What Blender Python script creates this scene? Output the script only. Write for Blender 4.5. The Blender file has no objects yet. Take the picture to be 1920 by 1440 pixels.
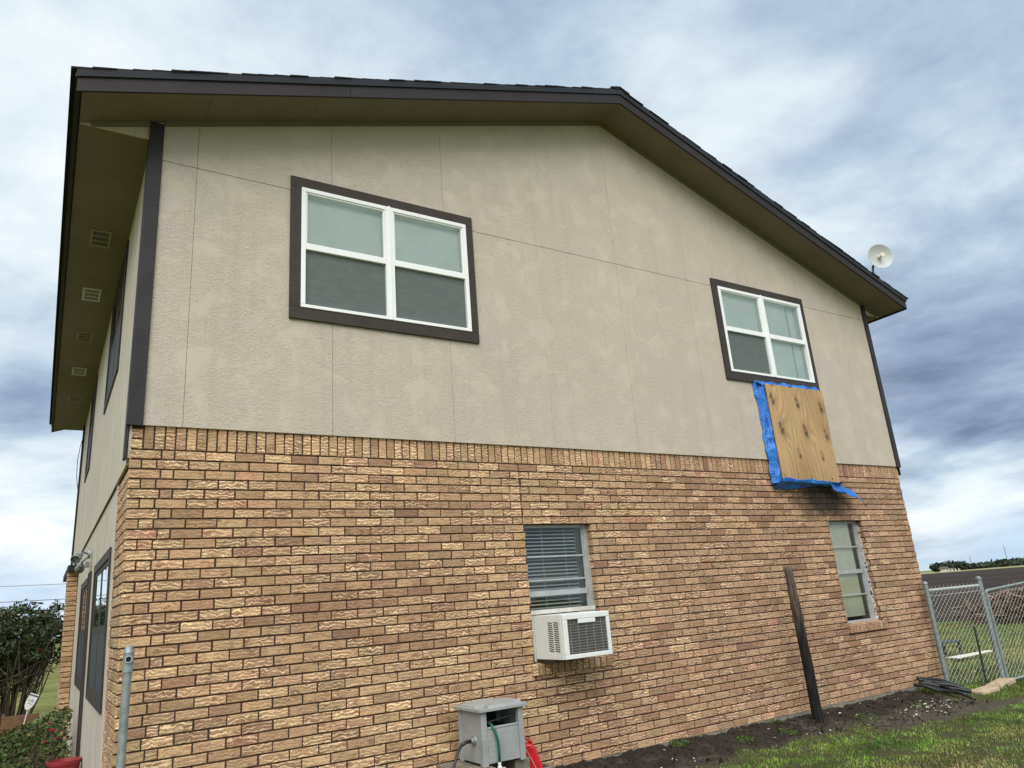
import bpy, bmesh, math, random
from mathutils import Vector, Matrix, noise as mn
import numpy as np

random.seed(7)
rng = np.random.default_rng(7)
SC = bpy.context.scene
COL = SC.collection

# ------------------------------------------------------------------ camera
cam = bpy.data.cameras.new('camera')
camo = bpy.data.objects.new('camera', cam)
COL.objects.link(camo)
Rm = Matrix.Rotation(-0.5766, 3, 'Z') @ Matrix.Rotation(1.86165, 3, 'X') @ Matrix.Rotation(-0.07774, 3, 'Z')
camo.matrix_world = Matrix.Translation((-0.4716, -6.14, 1.6)) @ Rm.to_4x4()
cam.sensor_fit = 'HORIZONTAL'
cam.sensor_width = 36.0
cam.lens = 1365.4 / 1920 * 36
cam.clip_start = 0.05
cam.clip_end = 6000
SC.camera = camo
SC.render.resolution_x, SC.render.resolution_y = 1024, 768
SC.view_settings.view_transform = 'Standard'
SC.view_settings.look = 'None'
SC.view_settings.exposure = 0.45
SC.view_settings.gamma = 1.0


# ------------------------------------------------------------------ node helper
class NT:
    def __init__(self, tree):
        self.t = tree
        self.n = tree.nodes
        self.l = tree.links
        self.n.clear()

    def node(self, typ, ins=None, **props):
        nd = self.n.new(typ)
        for k, v in props.items():
            setattr(nd, k, v)
        if ins:
            for k, v in ins.items():
                self.set(nd, k, v)
        return nd

    def set(self, nd, k, v):
        sock = nd.inputs[k]
        if isinstance(v, bpy.types.NodeSocket):
            self.l.new(v, sock)
        else:
            if isinstance(v, tuple) and len(v) == 3 and sock.type == 'RGBA':
                v = v + (1.0,)
            sock.default_value = v

    def math(self, op, a, b=None, c=None, clamp=False):
        nd = self.n.new('ShaderNodeMath')
        nd.operation = op
        nd.use_clamp = clamp
        for i, v in enumerate((a, b, c)):
            if v is not None:
                self.set(nd, i, v)
        return nd.outputs[0]

    def mix(self, fac, a, b, blend='MIX'):
        nd = self.n.new('ShaderNodeMix')
        nd.data_type = 'RGBA'
        nd.blend_type = blend
        self.set(nd, 0, fac)
        self.set(nd, 6, a)
        self.set(nd, 7, b)
        return nd.outputs[2]

    def ramp(self, fac, stops, interp='LINEAR'):
        nd = self.n.new('ShaderNodeValToRGB')
        nd.color_ramp.interpolation = interp
        els = nd.color_ramp.elements
        while len(els) > 1:
            els.remove(els[-1])
        for i, (p, c) in enumerate(stops):
            e = els[0] if i == 0 else els.new(p)
            e.position = p
            if not isinstance(c, tuple):
                c = (c, c, c)
            e.color = c + (1.0,)
        self.set(nd, 0, fac)
        return nd.outputs[0]

    def noise(self, vec, scale, detail=4, rough=0.55, dist=0.0, out=0):
        nd = self.n.new('ShaderNodeTexNoise')
        nd.inputs['Scale'].default_value = scale
        nd.inputs['Detail'].default_value = detail
        nd.inputs['Roughness'].default_value = rough
        nd.inputs['Distortion'].default_value = dist
        if vec is not None:
            self.l.new(vec, nd.inputs['Vector'])
        return nd.outputs[out]

    def mapping(self, vec, scale=(1, 1, 1), loc=(0, 0, 0), rot=(0, 0, 0)):
        nd = self.n.new('ShaderNodeMapping')
        self.set(nd, 'Vector', vec)
        nd.inputs['Scale'].default_value = scale
        nd.inputs['Location'].default_value = loc
        nd.inputs['Rotation'].default_value = rot
        return nd.outputs[0]

    def sstep(self, v, a, b):
        nd = self.n.new('ShaderNodeMapRange')
        nd.interpolation_type = 'SMOOTHSTEP'
        self.set(nd, 0, v)
        nd.inputs[1].default_value = a
        nd.inputs[2].default_value = b
        return nd.outputs[0]


# ------------------------------------------------------------------ world: overcast sky with broken cloud
SUN_EL, SUN_AZ = math.radians(48), math.radians(212)      # azimuth measured from +Y clockwise (towards +X)
W = bpy.data.worlds.new('World')
SC.world = W
W.use_nodes = True
nt = NT(W.node_tree)
sky = nt.node('ShaderNodeTexSky')
sky.sky_type = 'NISHITA'
sky.sun_disc = False
sky.sun_elevation = SUN_EL
sky.sun_rotation = SUN_AZ
bg_sky = nt.node('ShaderNodeBackground', {'Color': sky.outputs[0], 'Strength': 0.07})
D = nt.node('ShaderNodeTexCoord').outputs['Generated']
sx = nt.node('ShaderNodeSeparateXYZ', {0: D})
zc = nt.math('MAXIMUM', sx.outputs[2], 0.0)
den = nt.math('ADD', zc, 0.16)
px = nt.math('DIVIDE', sx.outputs[0], den)
py = nt.math('DIVIDE', sx.outputs[1], den)
P = nt.node('ShaderNodeCombineXYZ', {0: px, 1: py, 2: 0.0}).outputs[0]
n1 = nt.noise(P, 0.85, 6, 0.55, 0.15)
n2 = nt.noise(P, 2.4, 8, 0.60, 0.15)
n3 = nt.noise(nt.mapping(P, (1, 1, 1), (7.3, 2.1, 0)), 0.45, 3, 0.5, 0.2)
cl = nt.math('ADD', nt.math('MULTIPLY', n1, 0.52), nt.math('MULTIPLY', n2, 0.48))


def lobe(direction, sharp):
    v = Vector(direction).normalized()
    dp = nt.node('ShaderNodeVectorMath', {0: D, 1: tuple(v)}, operation='DOT_PRODUCT').outputs['Value']
    return nt.math('POWER', nt.math('MAXIMUM', dp, 0.0), sharp)


cl = nt.math('ADD', nt.math('MULTIPLY', nt.math('SUBTRACT', cl, 0.5), 1.35), 0.5)
# layered banks seen edge-on low over the horizon
n4 = nt.noise(nt.mapping(D, (4.6, 4.6, 14), (0.6, 0.2, 0.4)), 1.0, 7, 0.56, 0.2)
low = nt.math('SUBTRACT', 1.0, nt.sstep(sx.outputs[2], 0.10, 0.42))
cl = nt.math('ADD', nt.math('MULTIPLY', cl, nt.math('SUBTRACT', 1.0, nt.math('MULTIPLY', low, 0.55))),
             nt.math('MULTIPLY', low, nt.math('ADD', 0.275, nt.math('MULTIPLY', nt.math('SUBTRACT', n4, 0.5), 1.25))))
val = nt.math('ADD', cl, 0.035)
for d_, s_, a_ in [((0.891, 0.416, 0.20), 90, -0.19), ((0.93, 0.32, 0.17), 120, -0.05), ((0.842, 0.263, 0.47), 30, -0.07),
                   ((0.392, 0.61, 0.689), 14, -0.05), ((0.065, 0.80, 0.594), 40, 0.08), ((-0.064, 0.874, 0.481), 60, 0.10),
                   ((0.665, 0.50, 0.553), 80, 0.05), ((-0.018, 0.989, 0.13), 160, 0.15), ((-0.039, 0.93, 0.33), 120, -0.10),
                   ((-0.03, 0.97, 0.235), 300, -0.17), ((0.905, 0.415, 0.092), 900, 0.24), ((0.88, 0.46, 0.05), 400, 0.10),
                   ((-0.3, -0.75, 0.6), 3, 0.22)]:
    val = nt.math('ADD', val, nt.math('MULTIPLY', lobe(d_, s_), a_))
ccol = nt.ramp(val, [(0.16, (0.155, 0.20, 0.30)), (0.32, (0.27, 0.345, 0.47)), (0.45, (0.42, 0.52, 0.625)),
                     (0.58, (0.63, 0.715, 0.77)), (0.74, (0.83, 0.87, 0.88)), (0.92, (1.0, 1.0, 0.99))])
# thinner blue air showing low over the horizon through gaps
hz = nt.math('SUBTRACT', 1.0, nt.sstep(sx.outputs[2], 0.0, 0.09))
gap = nt.sstep(n3, 0.42, 0.60)
ccol = nt.mix(nt.math('MULTIPLY', nt.math('MULTIPLY', hz, gap), 0.6), ccol, (0.50, 0.63, 0.77))
ccol = nt.mix(nt.math('MULTIPLY', nt.math('MULTIPLY', lobe((-0.021, 0.999, 0.03), 900), 0.9), 0.8), ccol, (0.42, 0.57, 0.78))
ccol = nt.mix(nt.math('MULTIPLY', lobe((0.91, 0.41, 0.022), 900), 0.6), ccol, (0.50, 0.66, 0.82))
ground_fill = nt.sstep(sx.outputs[2], -0.06, -0.01)
ccol = nt.mix(ground_fill, (0.10, 0.11, 0.08), ccol)
bg_cl = nt.node('ShaderNodeBackground', {'Color': ccol, 'Strength': 0.92})
mixs = nt.node('ShaderNodeMixShader', {0: 0.93, 1: bg_sky.outputs[0], 2: bg_cl.outputs[0]})
nt.node('ShaderNodeOutputWorld', {'Surface': mixs.outputs[0]})

# ------------------------------------------------------------------ sun behind the cloud deck
sun = bpy.data.lights.new('sun', 'SUN')
sun.energy = 2.3
sun.angle = math.radians(50)
sun.color = (1.0, 0.965, 0.91)
suno = bpy.data.objects.new('sun', sun)
COL.objects.link(suno)
sdir = Vector((math.sin(SUN_AZ) * math.cos(SUN_EL), math.cos(SUN_AZ) * math.cos(SUN_EL), math.sin(SUN_EL)))
suno.rotation_euler = sdir.to_track_quat('Z', 'Y').to_euler()
suno.location = (0, -20, 20)


# ------------------------------------------------------------------ material helpers
def new_mat(name):
    m = bpy.data.materials.new(name)
    m.use_nodes = True
    return m, NT(m.node_tree)


def finish(nt, color, rough=0.6, bump=None, bump_d=0.01, bump_s=1.0, metal=0.0, spec=0.5, **kw):
    ins = {'Base Color': color, 'Roughness': rough, 'Metallic': metal, 'Specular IOR Level': spec}
    ins.update(kw)
    b = nt.node('ShaderNodeBsdfPrincipled', ins)
    if bump is not None:
        bn = nt.node('ShaderNodeBump', {'Height': bump, 'Distance': bump_d, 'Strength': bump_s})
        nt.l.new(bn.outputs[0], b.inputs['Normal'])
    nt.node('ShaderNodeOutputMaterial', {'Surface': b.outputs[0]})
    return b


def objco(nt):
    return nt.node('ShaderNodeTexCoord').outputs['Object']


def worldco(nt):
    return nt.node('ShaderNodeNewGeometry').outputs['Position']


def simple(name, col, rough=0.6, vary=0.12, scale=8.0, bump=0.0, metal=0.0, spec=0.5, bscale=60):
    m, nt = new_mat(name)
    co = worldco(nt)
    n = nt.noise(co, scale, 5, 0.6)
    f = nt.ramp(n, [(0.3, 1 - vary), (0.7, 1 + vary)])
    c = nt.mix(1.0, col, f, 'MULTIPLY')
    b = None
    if bump:
        b = nt.noise(co, bscale, 4, 0.6)
    finish(nt, c, rough, b, bump, 1.0, metal, spec)
    return m


M = {}


def mat_brick(name, soot=True):
    m, nt = new_mat(name)
    co = worldco(nt)
    at = nt.node('ShaderNodeAttribute', attribute_name='col')
    sp = nt.node('ShaderNodeSeparateColor', {0: at.outputs['Color']})
    r1, r2, r3 = sp.outputs[0], sp.outputs[1], sp.outputs[2]
    off = nt.node('ShaderNodeCombineXYZ', {0: nt.math('MULTIPLY', r1, 37.0), 1: nt.math('MULTIPLY', r2, 21.0),
                                           2: nt.math('MULTIPLY', r3, 53.0)}).outputs[0]
    v = nt.node('ShaderNodeVectorMath', {0: co, 1: off}, operation='ADD').outputs[0]
    base = nt.ramp(r1, [(0.0, (0.37, 0.255, 0.148)), (0.25, (0.46, 0.322, 0.185)), (0.55, (0.53, 0.378, 0.218)),
                        (0.80, (0.47, 0.32, 0.195)), (0.93, (0.36, 0.235, 0.15)), (1.0, (0.33, 0.19, 0.13))])
    # blotches: browner and redder zones inside each brick
    bl = nt.noise(nt.mapping(v, (12, 12, 18)), 1.0, 5, 0.65, 0.5)
    red = nt.ramp(r3, [(0.0, (0.25, 0.15, 0.085)), (0.55, (0.20, 0.12, 0.075)), (0.85, (0.25, 0.125, 0.08)), (1.0, (0.30, 0.10, 0.07))])
    c = nt.mix(nt.math('MULTIPLY', nt.sstep(bl, 0.46, 0.66), nt.math('ADD', 0.30, nt.math('MULTIPLY', r2, 0.65))), base, red)
    fine = nt.noise(v, 90, 4, 0.65)
    c = nt.mix(1.0, c, nt.ramp(fine, [(0.25, 0.72), (0.75, 1.25)]), 'MULTIPLY')
    # folded pale wire-cut waves
    sv = nt.node('ShaderNodeSeparateXYZ', {0: v})
    warp = nt.noise(nt.mapping(v, (17, 17, 15)), 1.0, 3, 0.5, 0.35)
    ph = nt.math('ADD', nt.math('MULTIPLY', sv.outputs[2], 36.0), nt.math('MULTIPLY', warp, 2.7))
    k = nt.math('ABSOLUTE', nt.math('SUBTRACT', nt.math('FRACT', ph), 0.5))
    line = nt.math('SUBTRACT', 1.0, nt.sstep(k, 0.05, 0.24))
    br = nt.noise(nt.mapping(v, (13, 13, 26)), 1.0, 4, 0.65)
    amt = nt.math('MULTIPLY', line, nt.math('MULTIPLY', nt.sstep(br, 0.36, 0.56), nt.math('ADD', 0.06, nt.math('MULTIPLY', nt.sstep(r2, 0.15, 0.85), 0.94))))
    c = nt.mix(nt.math('MULTIPLY', amt, 0.88), c, (0.90, 0.72, 0.46))
    dl = nt.math('SUBTRACT', 1.0, nt.sstep(nt.math('ABSOLUTE', nt.math('SUBTRACT', k, 0.36)), 0.03, 0.14))
    c = nt.mix(nt.math('MULTIPLY', nt.math('MULTIPLY', dl, nt.sstep(br, 0.36, 0.56)), 0.72), c, (0.19, 0.11, 0.062))
    ex_ = nt.node('ShaderNodeVectorMath', {0: v, 1: (31.7, 11.9, 5.3)}, operation='ADD').outputs[0]
    smk = nt.noise(nt.mapping(ex_, (9, 9, 16)), 1.0, 3, 0.6)
    c = nt.mix(nt.math('MULTIPLY', nt.sstep(smk, 0.56, 0.74), 0.62), c, (0.15, 0.095, 0.066))
    tone = nt.math('ADD', 0.80, nt.math('MULTIPLY', r3, 0.36))
    tn = nt.node('ShaderNodeCombineColor', {0: tone, 1: tone, 2: tone}).outputs[0]
    c = nt.mix(1.0, c, tn, 'MULTIPLY')
    pk = nt.noise(off, 1.7, 1, 0.5)
    c = nt.mix(1.0, c, nt.ramp(pk, [(0.35, (1.03, 1.03, 1.0)), (0.5, (1.05, 1.01, 0.99)), (0.65, (1.07, 0.975, 0.97))]), 'MULTIPLY')
    # large scale weathering
    lw = nt.noise(co, 0.9, 4, 0.6)
    c = nt.mix(1.0, c, nt.ramp(lw, [(0.3, (0.88, 0.85, 0.84)), (0.7, (1.06, 1.05, 1.03))]), 'MULTIPLY')
    gx = nt.sstep(nt.node('ShaderNodeSeparateXYZ', {0: co}).outputs[0], 2.5, 8.5)
    c = nt.mix(gx, c, nt.mix(1.0, c, (0.90, 0.88, 0.95), 'MULTIPLY'))
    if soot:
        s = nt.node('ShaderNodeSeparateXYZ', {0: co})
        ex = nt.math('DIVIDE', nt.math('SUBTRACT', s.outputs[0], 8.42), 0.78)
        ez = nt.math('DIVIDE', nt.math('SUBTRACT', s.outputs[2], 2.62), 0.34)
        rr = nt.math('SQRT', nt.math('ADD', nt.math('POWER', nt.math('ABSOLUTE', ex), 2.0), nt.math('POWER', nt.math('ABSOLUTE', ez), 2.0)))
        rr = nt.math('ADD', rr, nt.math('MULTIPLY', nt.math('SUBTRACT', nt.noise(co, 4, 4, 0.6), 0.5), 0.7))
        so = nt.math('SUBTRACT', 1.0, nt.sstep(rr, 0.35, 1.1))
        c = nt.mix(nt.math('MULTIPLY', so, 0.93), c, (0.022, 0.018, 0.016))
    h = nt.math('ADD', nt.math('MULTIPLY', fine, 0.4), nt.math('ADD', nt.math('MULTIPLY', line, 0.35), nt.math('MULTIPLY', br, 0.5)))
    finish(nt, c, 0.86, h, 0.003, 0.7, spec=0.25)
    return m


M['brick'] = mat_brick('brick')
M['mortar'] = simple('mortar', (0.072, 0.049, 0.034), 0.95, 0.3, 14, 0.004, spec=0.1)
M['concrete'] = simple('concrete', (0.20, 0.185, 0.155), 0.95, 0.35, 9, 0.006, spec=0.2)
M['block'] = simple('block', (0.20, 0.18, 0.145), 0.95, 0.4, 14, 0.008, spec=0.2)
M['paver'] = simple('paver', (0.46, 0.36, 0.25), 0.95, 0.25, 12, 0.006, spec=0.2)


def mat_stucco(name):
    m, nt = new_mat(name)
    co = worldco(nt)
    big = nt.noise(co, 1.1, 5, 0.6)
    c = nt.mix(1.0, (0.51, 0.452, 0.382), nt.ramp(big, [(0.3, 0.96), (0.7, 1.03)]), 'MULTIPLY')
    stk = nt.noise(nt.mapping(co, (9, 9, 0.45)), 1.0, 4, 0.65)
    c = nt.mix(1.0, c, nt.ramp(stk, [(0.32, 0.955), (0.5, 1.0), (0.7, 1.015)]), 'MULTIPLY')
    pat = nt.noise(co, 3.4, 4, 0.62, 0.5)
    smooth = nt.sstep(pat, 0.48, 0.66)
    ridges = nt.noise(nt.mapping(co, (26, 26, 44)), 1.0, 4, 0.6, 1.2)
    vor = nt.noise(co, 55, 3, 0.6, 0.8)
    lines = nt.math('ABSOLUTE', nt.math('SUBTRACT', nt.math('FRACT', nt.math('MULTIPLY', ridges, 3.0)), 0.5))
    hgt = nt.math('ADD', nt.math('MULTIPLY', lines, 1.1), nt.math('MULTIPLY', vor, 0.6))
    hgt = nt.math('MULTIPLY', hgt, nt.math('ADD', 0.30, nt.math('MULTIPLY', nt.math('SUBTRACT', 1.0, smooth), 0.70)))
    hgt = nt.math('ADD', hgt, nt.math('MULTIPLY', smooth, 0.45))
    # paint is thinner, paler on the trowelled-smooth islands
    c = nt.mix(nt.math('MULTIPLY', smooth, 0.06), c, (0.56, 0.50, 0.40))
    # rusty nail heads and specks
    vz = nt.node('ShaderNodeTexVoronoi', {'Vector': nt.mapping(co, (1, 0.0, 1)), 'Scale': 2.6, 'Randomness': 1.0})
    speck = nt.math('SUBTRACT', 1.0, nt.sstep(vz.outputs['Distance'], 0.018, 0.038))
    on = nt.math('GREATER_THAN', nt.node('ShaderNodeSeparateColor', {0: vz.outputs['Color']}).outputs[0], 0.55)
    sz = nt.node('ShaderNodeSeparateXYZ', {0: co}).outputs[2]
    low = nt.math('ADD', 0.06, nt.math('SUBTRACT', 1.0, nt.sstep(sz, 3.2, 4.6)), clamp=True)
    c = nt.mix(nt.math('MULTIPLY', nt.math('MULTIPLY', speck, on), nt.math('MULTIPLY', low, 0.8)), c, (0.07, 0.055, 0.045))
    finish(nt, c, 0.82, hgt, 0.006, 0.85, spec=0.25)
    return m


M['stucco'] = mat_stucco('stucco')


def mat_siding(name):
    m, nt = new_mat(name)
    co = worldco(nt)
    g = nt.noise(nt.mapping(co, (1, 7, 0.35)), 3.0, 5, 0.7, 0.3)
    c = nt.ramp(g, [(0.34, (0.30, 0.262, 0.215)), (0.48, (0.53, 0.47, 0.39)), (0.66, (0.66, 0.60, 0.51))])
    finish(nt, c, 0.85, g, 0.006, 0.8, spec=0.2)
    return m


M['siding'] = mat_siding('siding')
M['soffit'] = simple('soffit_paint', (0.175, 0.15, 0.115), 0.8, 0.10, 2.2, 0.002, spec=0.2)
M['soffit_white'] = simple('vent_white', (0.52, 0.50, 0.44), 0.7, 0.1, 4)
M['vent_tan'] = simple('vent_tan', (0.24, 0.20, 0.14), 0.7, 0.15, 6)


def mat_board(name, col):
    m, nt = new_mat(name)
    co = worldco(nt)
    g = nt.noise(nt.mapping(co, (5, 5, 60)), 1.0, 4, 0.6, 0.4)
    f = nt.noise(co, 3, 4, 0.6)
    c = nt.mix(1.0, col, nt.ramp(f, [(0.3, 0.85), (0.7, 1.18)]), 'MULTIPLY')
    finish(nt, c, 0.6, g, 0.003, 0.7, spec=0.22)
    return m


M['fascia'] = mat_board('fascia_board', (0.024, 0.020, 0.022))
M['trim'] = mat_board('trim_board', (0.045, 0.037, 0.034))
M['ctrim'] = mat_board('corner_board', (0.032, 0.029, 0.032))
M['drip'] = simple('drip_edge', (0.008, 0.011, 0.018), 0.5, 0.1, 6)


def mat_shingle():
    m, nt = new_mat('shingle')
    co = worldco(nt)
    n = nt.noise(co, 160, 3, 0.7)
    b = nt.noise(nt.mapping(co, (5, 4, 5)), 1.0, 3, 0.6)
    c = nt.mix(1.0, nt.ramp(n, [(0.3, (0.010, 0.009, 0.010)), (0.7, (0.045, 0.04, 0.042))]), nt.ramp(b, [(0.3, 0.7), (0.7, 1.3)]), 'MULTIPLY')
    finish(nt, c, 0.95, n, 0.003, 1.0, spec=0.15)
    return m


M['shingle'] = mat_shingle()
M['vinyl'] = simple('white_vinyl', (0.80, 0.82, 0.82), 0.35, 0.03, 5)
M['alu'] = simple('grey_aluminium', (0.42, 0.44, 0.45), 0.45, 0.12, 10, metal=0.35)
M['white_metal'] = simple('white_metal', (0.70, 0.72, 0.71), 0.4, 0.05, 6)
M['dirty_white'] = simple('dirty_white', (0.50, 0.49, 0.44), 0.6, 0.15, 9)
M['dark'] = simple('dark_interior', (0.012, 0.013, 0.013), 0.9, 0.1, 5)
M['room'] = simple('room_wall', (0.10, 0.11, 0.11), 0.9, 0.1, 2)
M['blind'] = simple('blind_slat', (0.86, 0.91, 0.895), 0.6, 0.05, 3)
M['blind_cream'] = simple('cream_blind_slat', (0.95, 0.90, 0.74), 0.6, 0.05, 3)
M['blind_grey'] = simple('grey_blind_slat', (0.82, 0.85, 0.84), 0.6, 0.08, 3)


def mat_glass(name, tint=(0.94, 0.985, 0.975), gl=1.0):
    m, nt = new_mat(name)
    tr = nt.node('ShaderNodeBsdfTransparent', {'Color': tint})
    gs = nt.node('ShaderNodeBsdfGlossy', {'Color': (0.9, 0.95, 0.95), 'Roughness': 0.02})
    co = worldco(nt)
    bn = nt.node('ShaderNodeBump', {'Height': nt.noise(co, 1.3, 2, 0.5), 'Distance': 0.02, 'Strength': 0.25})
    nt.l.new(bn.outputs[0], gs.inputs['Normal'])
    fr = nt.node('ShaderNodeFresnel', {'IOR': 1.5})
    f = nt.math('MULTIPLY', fr.outputs[0], 1.6 * gl, clamp=True)
    mx = nt.node('ShaderNodeMixShader', {0: f, 1: tr.outputs[0], 2: gs.outputs[0]})
    nt.node('ShaderNodeOutputMaterial', {'Surface': mx.outputs[0]})
    return m


M['glass'] = mat_glass('window_glass')


def mat_screen(name):
    m, nt = new_mat(name)
    co = worldco(nt)
    w = nt.noise(nt.mapping(co, (1.5, 1.5, 6)), 1.2, 3, 0.55, 1.6)
    k = nt.math('ABSOLUTE', nt.math('SUBTRACT', nt.math('FRACT', nt.math('MULTIPLY', w, 5.0)), 0.5))
    c = nt.mix(nt.sstep(k, 0.0, 0.5), (0.130, 0.152, 0.149), (0.148, 0.170, 0.166))
    df = nt.node('ShaderNodeBsdfDiffuse', {'Color': c})
    tr = nt.node('ShaderNodeBsdfTransparent', {'Color': (1, 1, 1)})
    mx = nt.node('ShaderNodeMixShader', {0: 0.80, 1: tr.outputs[0], 2: df.outputs[0]})
    nt.node('ShaderNodeOutputMaterial', {'Surface': mx.outputs[0]})
    return m


M['screen'] = mat_screen('insect_screen')
M['dark_screen'] = simple('dark_screen', (0.035, 0.042, 0.045), 0.7, 0.1, 5)
M['galv'] = simple('galvanised_steel', (0.25, 0.285, 0.29), 0.5, 0.28, 22, 0.0008, metal=0.45, bscale=120)
M['galv_pale'] = simple('pale_galvanised_steel', (0.42, 0.455, 0.45), 0.55, 0.2, 30, metal=0.3)
M['wire'] = simple('fence_wire', (0.50, 0.51, 0.45), 0.5, 0.15, 20, metal=0.2)
M['green_steel'] = simple('dark_green_steel', (0.025, 0.045, 0.035), 0.6, 0.25, 20)
M['black_plastic'] = simple('black_plastic', (0.014, 0.014, 0.016), 0.42, 0.25, 20)
M['black_metal'] = simple('charcoal_metal', (0.035, 0.036, 0.036), 0.5, 0.2, 20)
M['hose_green'] = simple('green_hose', (0.006, 0.10, 0.062), 0.35, 0.2, 20)
M['red_plastic'] = simple('red_plastic', (0.55, 0.012, 0.018), 0.38, 0.12, 12)
M['pot_red'] = simple('red_pot', (0.26, 0.018, 0.022), 0.45, 0.15, 9)
M['dish'] = simple('dish_white', (0.47, 0.50, 0.51), 0.5, 0.04, 5)
M['feed'] = simple('feed_cream', (0.72, 0.68, 0.50), 0.5, 0.04, 5)


def mat_resin():
    m, nt = new_mat('grey_resin')
    co = worldco(nt)
    g = nt.noise(nt.mapping(co, (4, 4, 50)), 1.0, 4, 0.6, 1.0)
    f = nt.noise(co, 6, 4, 0.6)
    c = nt.mix(1.0, (0.305, 0.318, 0.32), nt.ramp(f, [(0.3, 0.86), (0.7, 1.12)]), 'MULTIPLY')
    finish(nt, c, 0.6, g, 0.004, 0.7, spec=0.35)
    return m


M['resin'] = mat_resin()


def mat_tarp():
    m, nt = new_mat('blue_tarp')
    co = worldco(nt)
    wv = nt.noise(nt.mapping(co, (60, 60, 60)), 3.0, 2, 0.5)
    big = nt.noise(co, 9, 4, 0.6)
    c = nt.ramp(big, [(0.3, (0.004, 0.085, 0.42)), (0.6, (0.012, 0.18, 0.62)), (0.8, (0.08, 0.32, 0.78))])
    cr = nt.noise(nt.mapping(co, (14, 14, 30)), 1.0, 4, 0.6, 1.0)
    finish(nt, c, 0.38, nt.math('ADD', nt.math('MULTIPLY', wv, 0.1), cr), 0.012, 0.9, spec=0.5)
    return m


M['tarp'] = mat_tarp()


def mat_char():
    m, nt = new_mat('charred_timber')
    co = worldco(nt)
    g = nt.noise(nt.mapping(co, (38, 38, 5)), 1.0, 5, 0.65, 0.3)
    z = nt.node('ShaderNodeSeparateXYZ', {0: co}).outputs[2]
    up = nt.sstep(nt.math('ADD', z, nt.math('MULTIPLY', g, 0.9)), 1.25, 2.1)
    wood = nt.ramp(g, [(0.3, (0.045, 0.035, 0.028)), (0.65, (0.15, 0.115, 0.085))])
    burnt = nt.ramp(g, [(0.35, (0.004, 0.004, 0.004)), (0.7, (0.028, 0.024, 0.022))])
    finish(nt, nt.mix(up, burnt, wood), 0.85, g, 0.012, 1.0, spec=0.25)
    return m


M['char'] = mat_char()


def mat_attr(name, rough=0.8, noise_amt=0.2, scale=40, spec=0.3, bump=0.0, trans=0.0):
    m, nt = new_mat(name)
    co = worldco(nt)
    at = nt.node('ShaderNodeAttribute', attribute_name='col')
    n = nt.noise(co, scale, 3, 0.6)
    c = nt.mix(1.0, at.outputs['Color'], nt.ramp(n, [(0.25, 1 - noise_amt), (0.75, 1 + noise_amt)]), 'MULTIPLY')
    finish(nt, c, rough, n if bump else None, bump, 1.0, spec=spec)
    return m


M['attr'] = mat_attr('painted_pattern', 0.75, 0.10, 90)
M['leaf'] = mat_attr('leaf', 0.55, 0.15, 30)
M['flower'] = mat_attr('petal', 0.6, 0.10, 60)
M['bark'] = simple('bark', (0.085, 0.065, 0.048), 0.9, 0.35, 30, 0.004)
M['grass'] = mat_attr('grass_blade', 0.65, 0.10, 12)
M['wood_box'] = simple('brown_wood', (0.14, 0.075, 0.035), 0.8, 0.3, 12)
M['chip'] = simple('white_chip', (0.68, 0.66, 0.60), 0.8, 0.2, 30)
M['cable'] = simple('dark_cable', (0.03, 0.03, 0.035), 0.6, 0.1, 5)
M['line'] = simple('power_line_cable', (0.16, 0.18, 0.21), 0.6, 0.1, 5)


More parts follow.
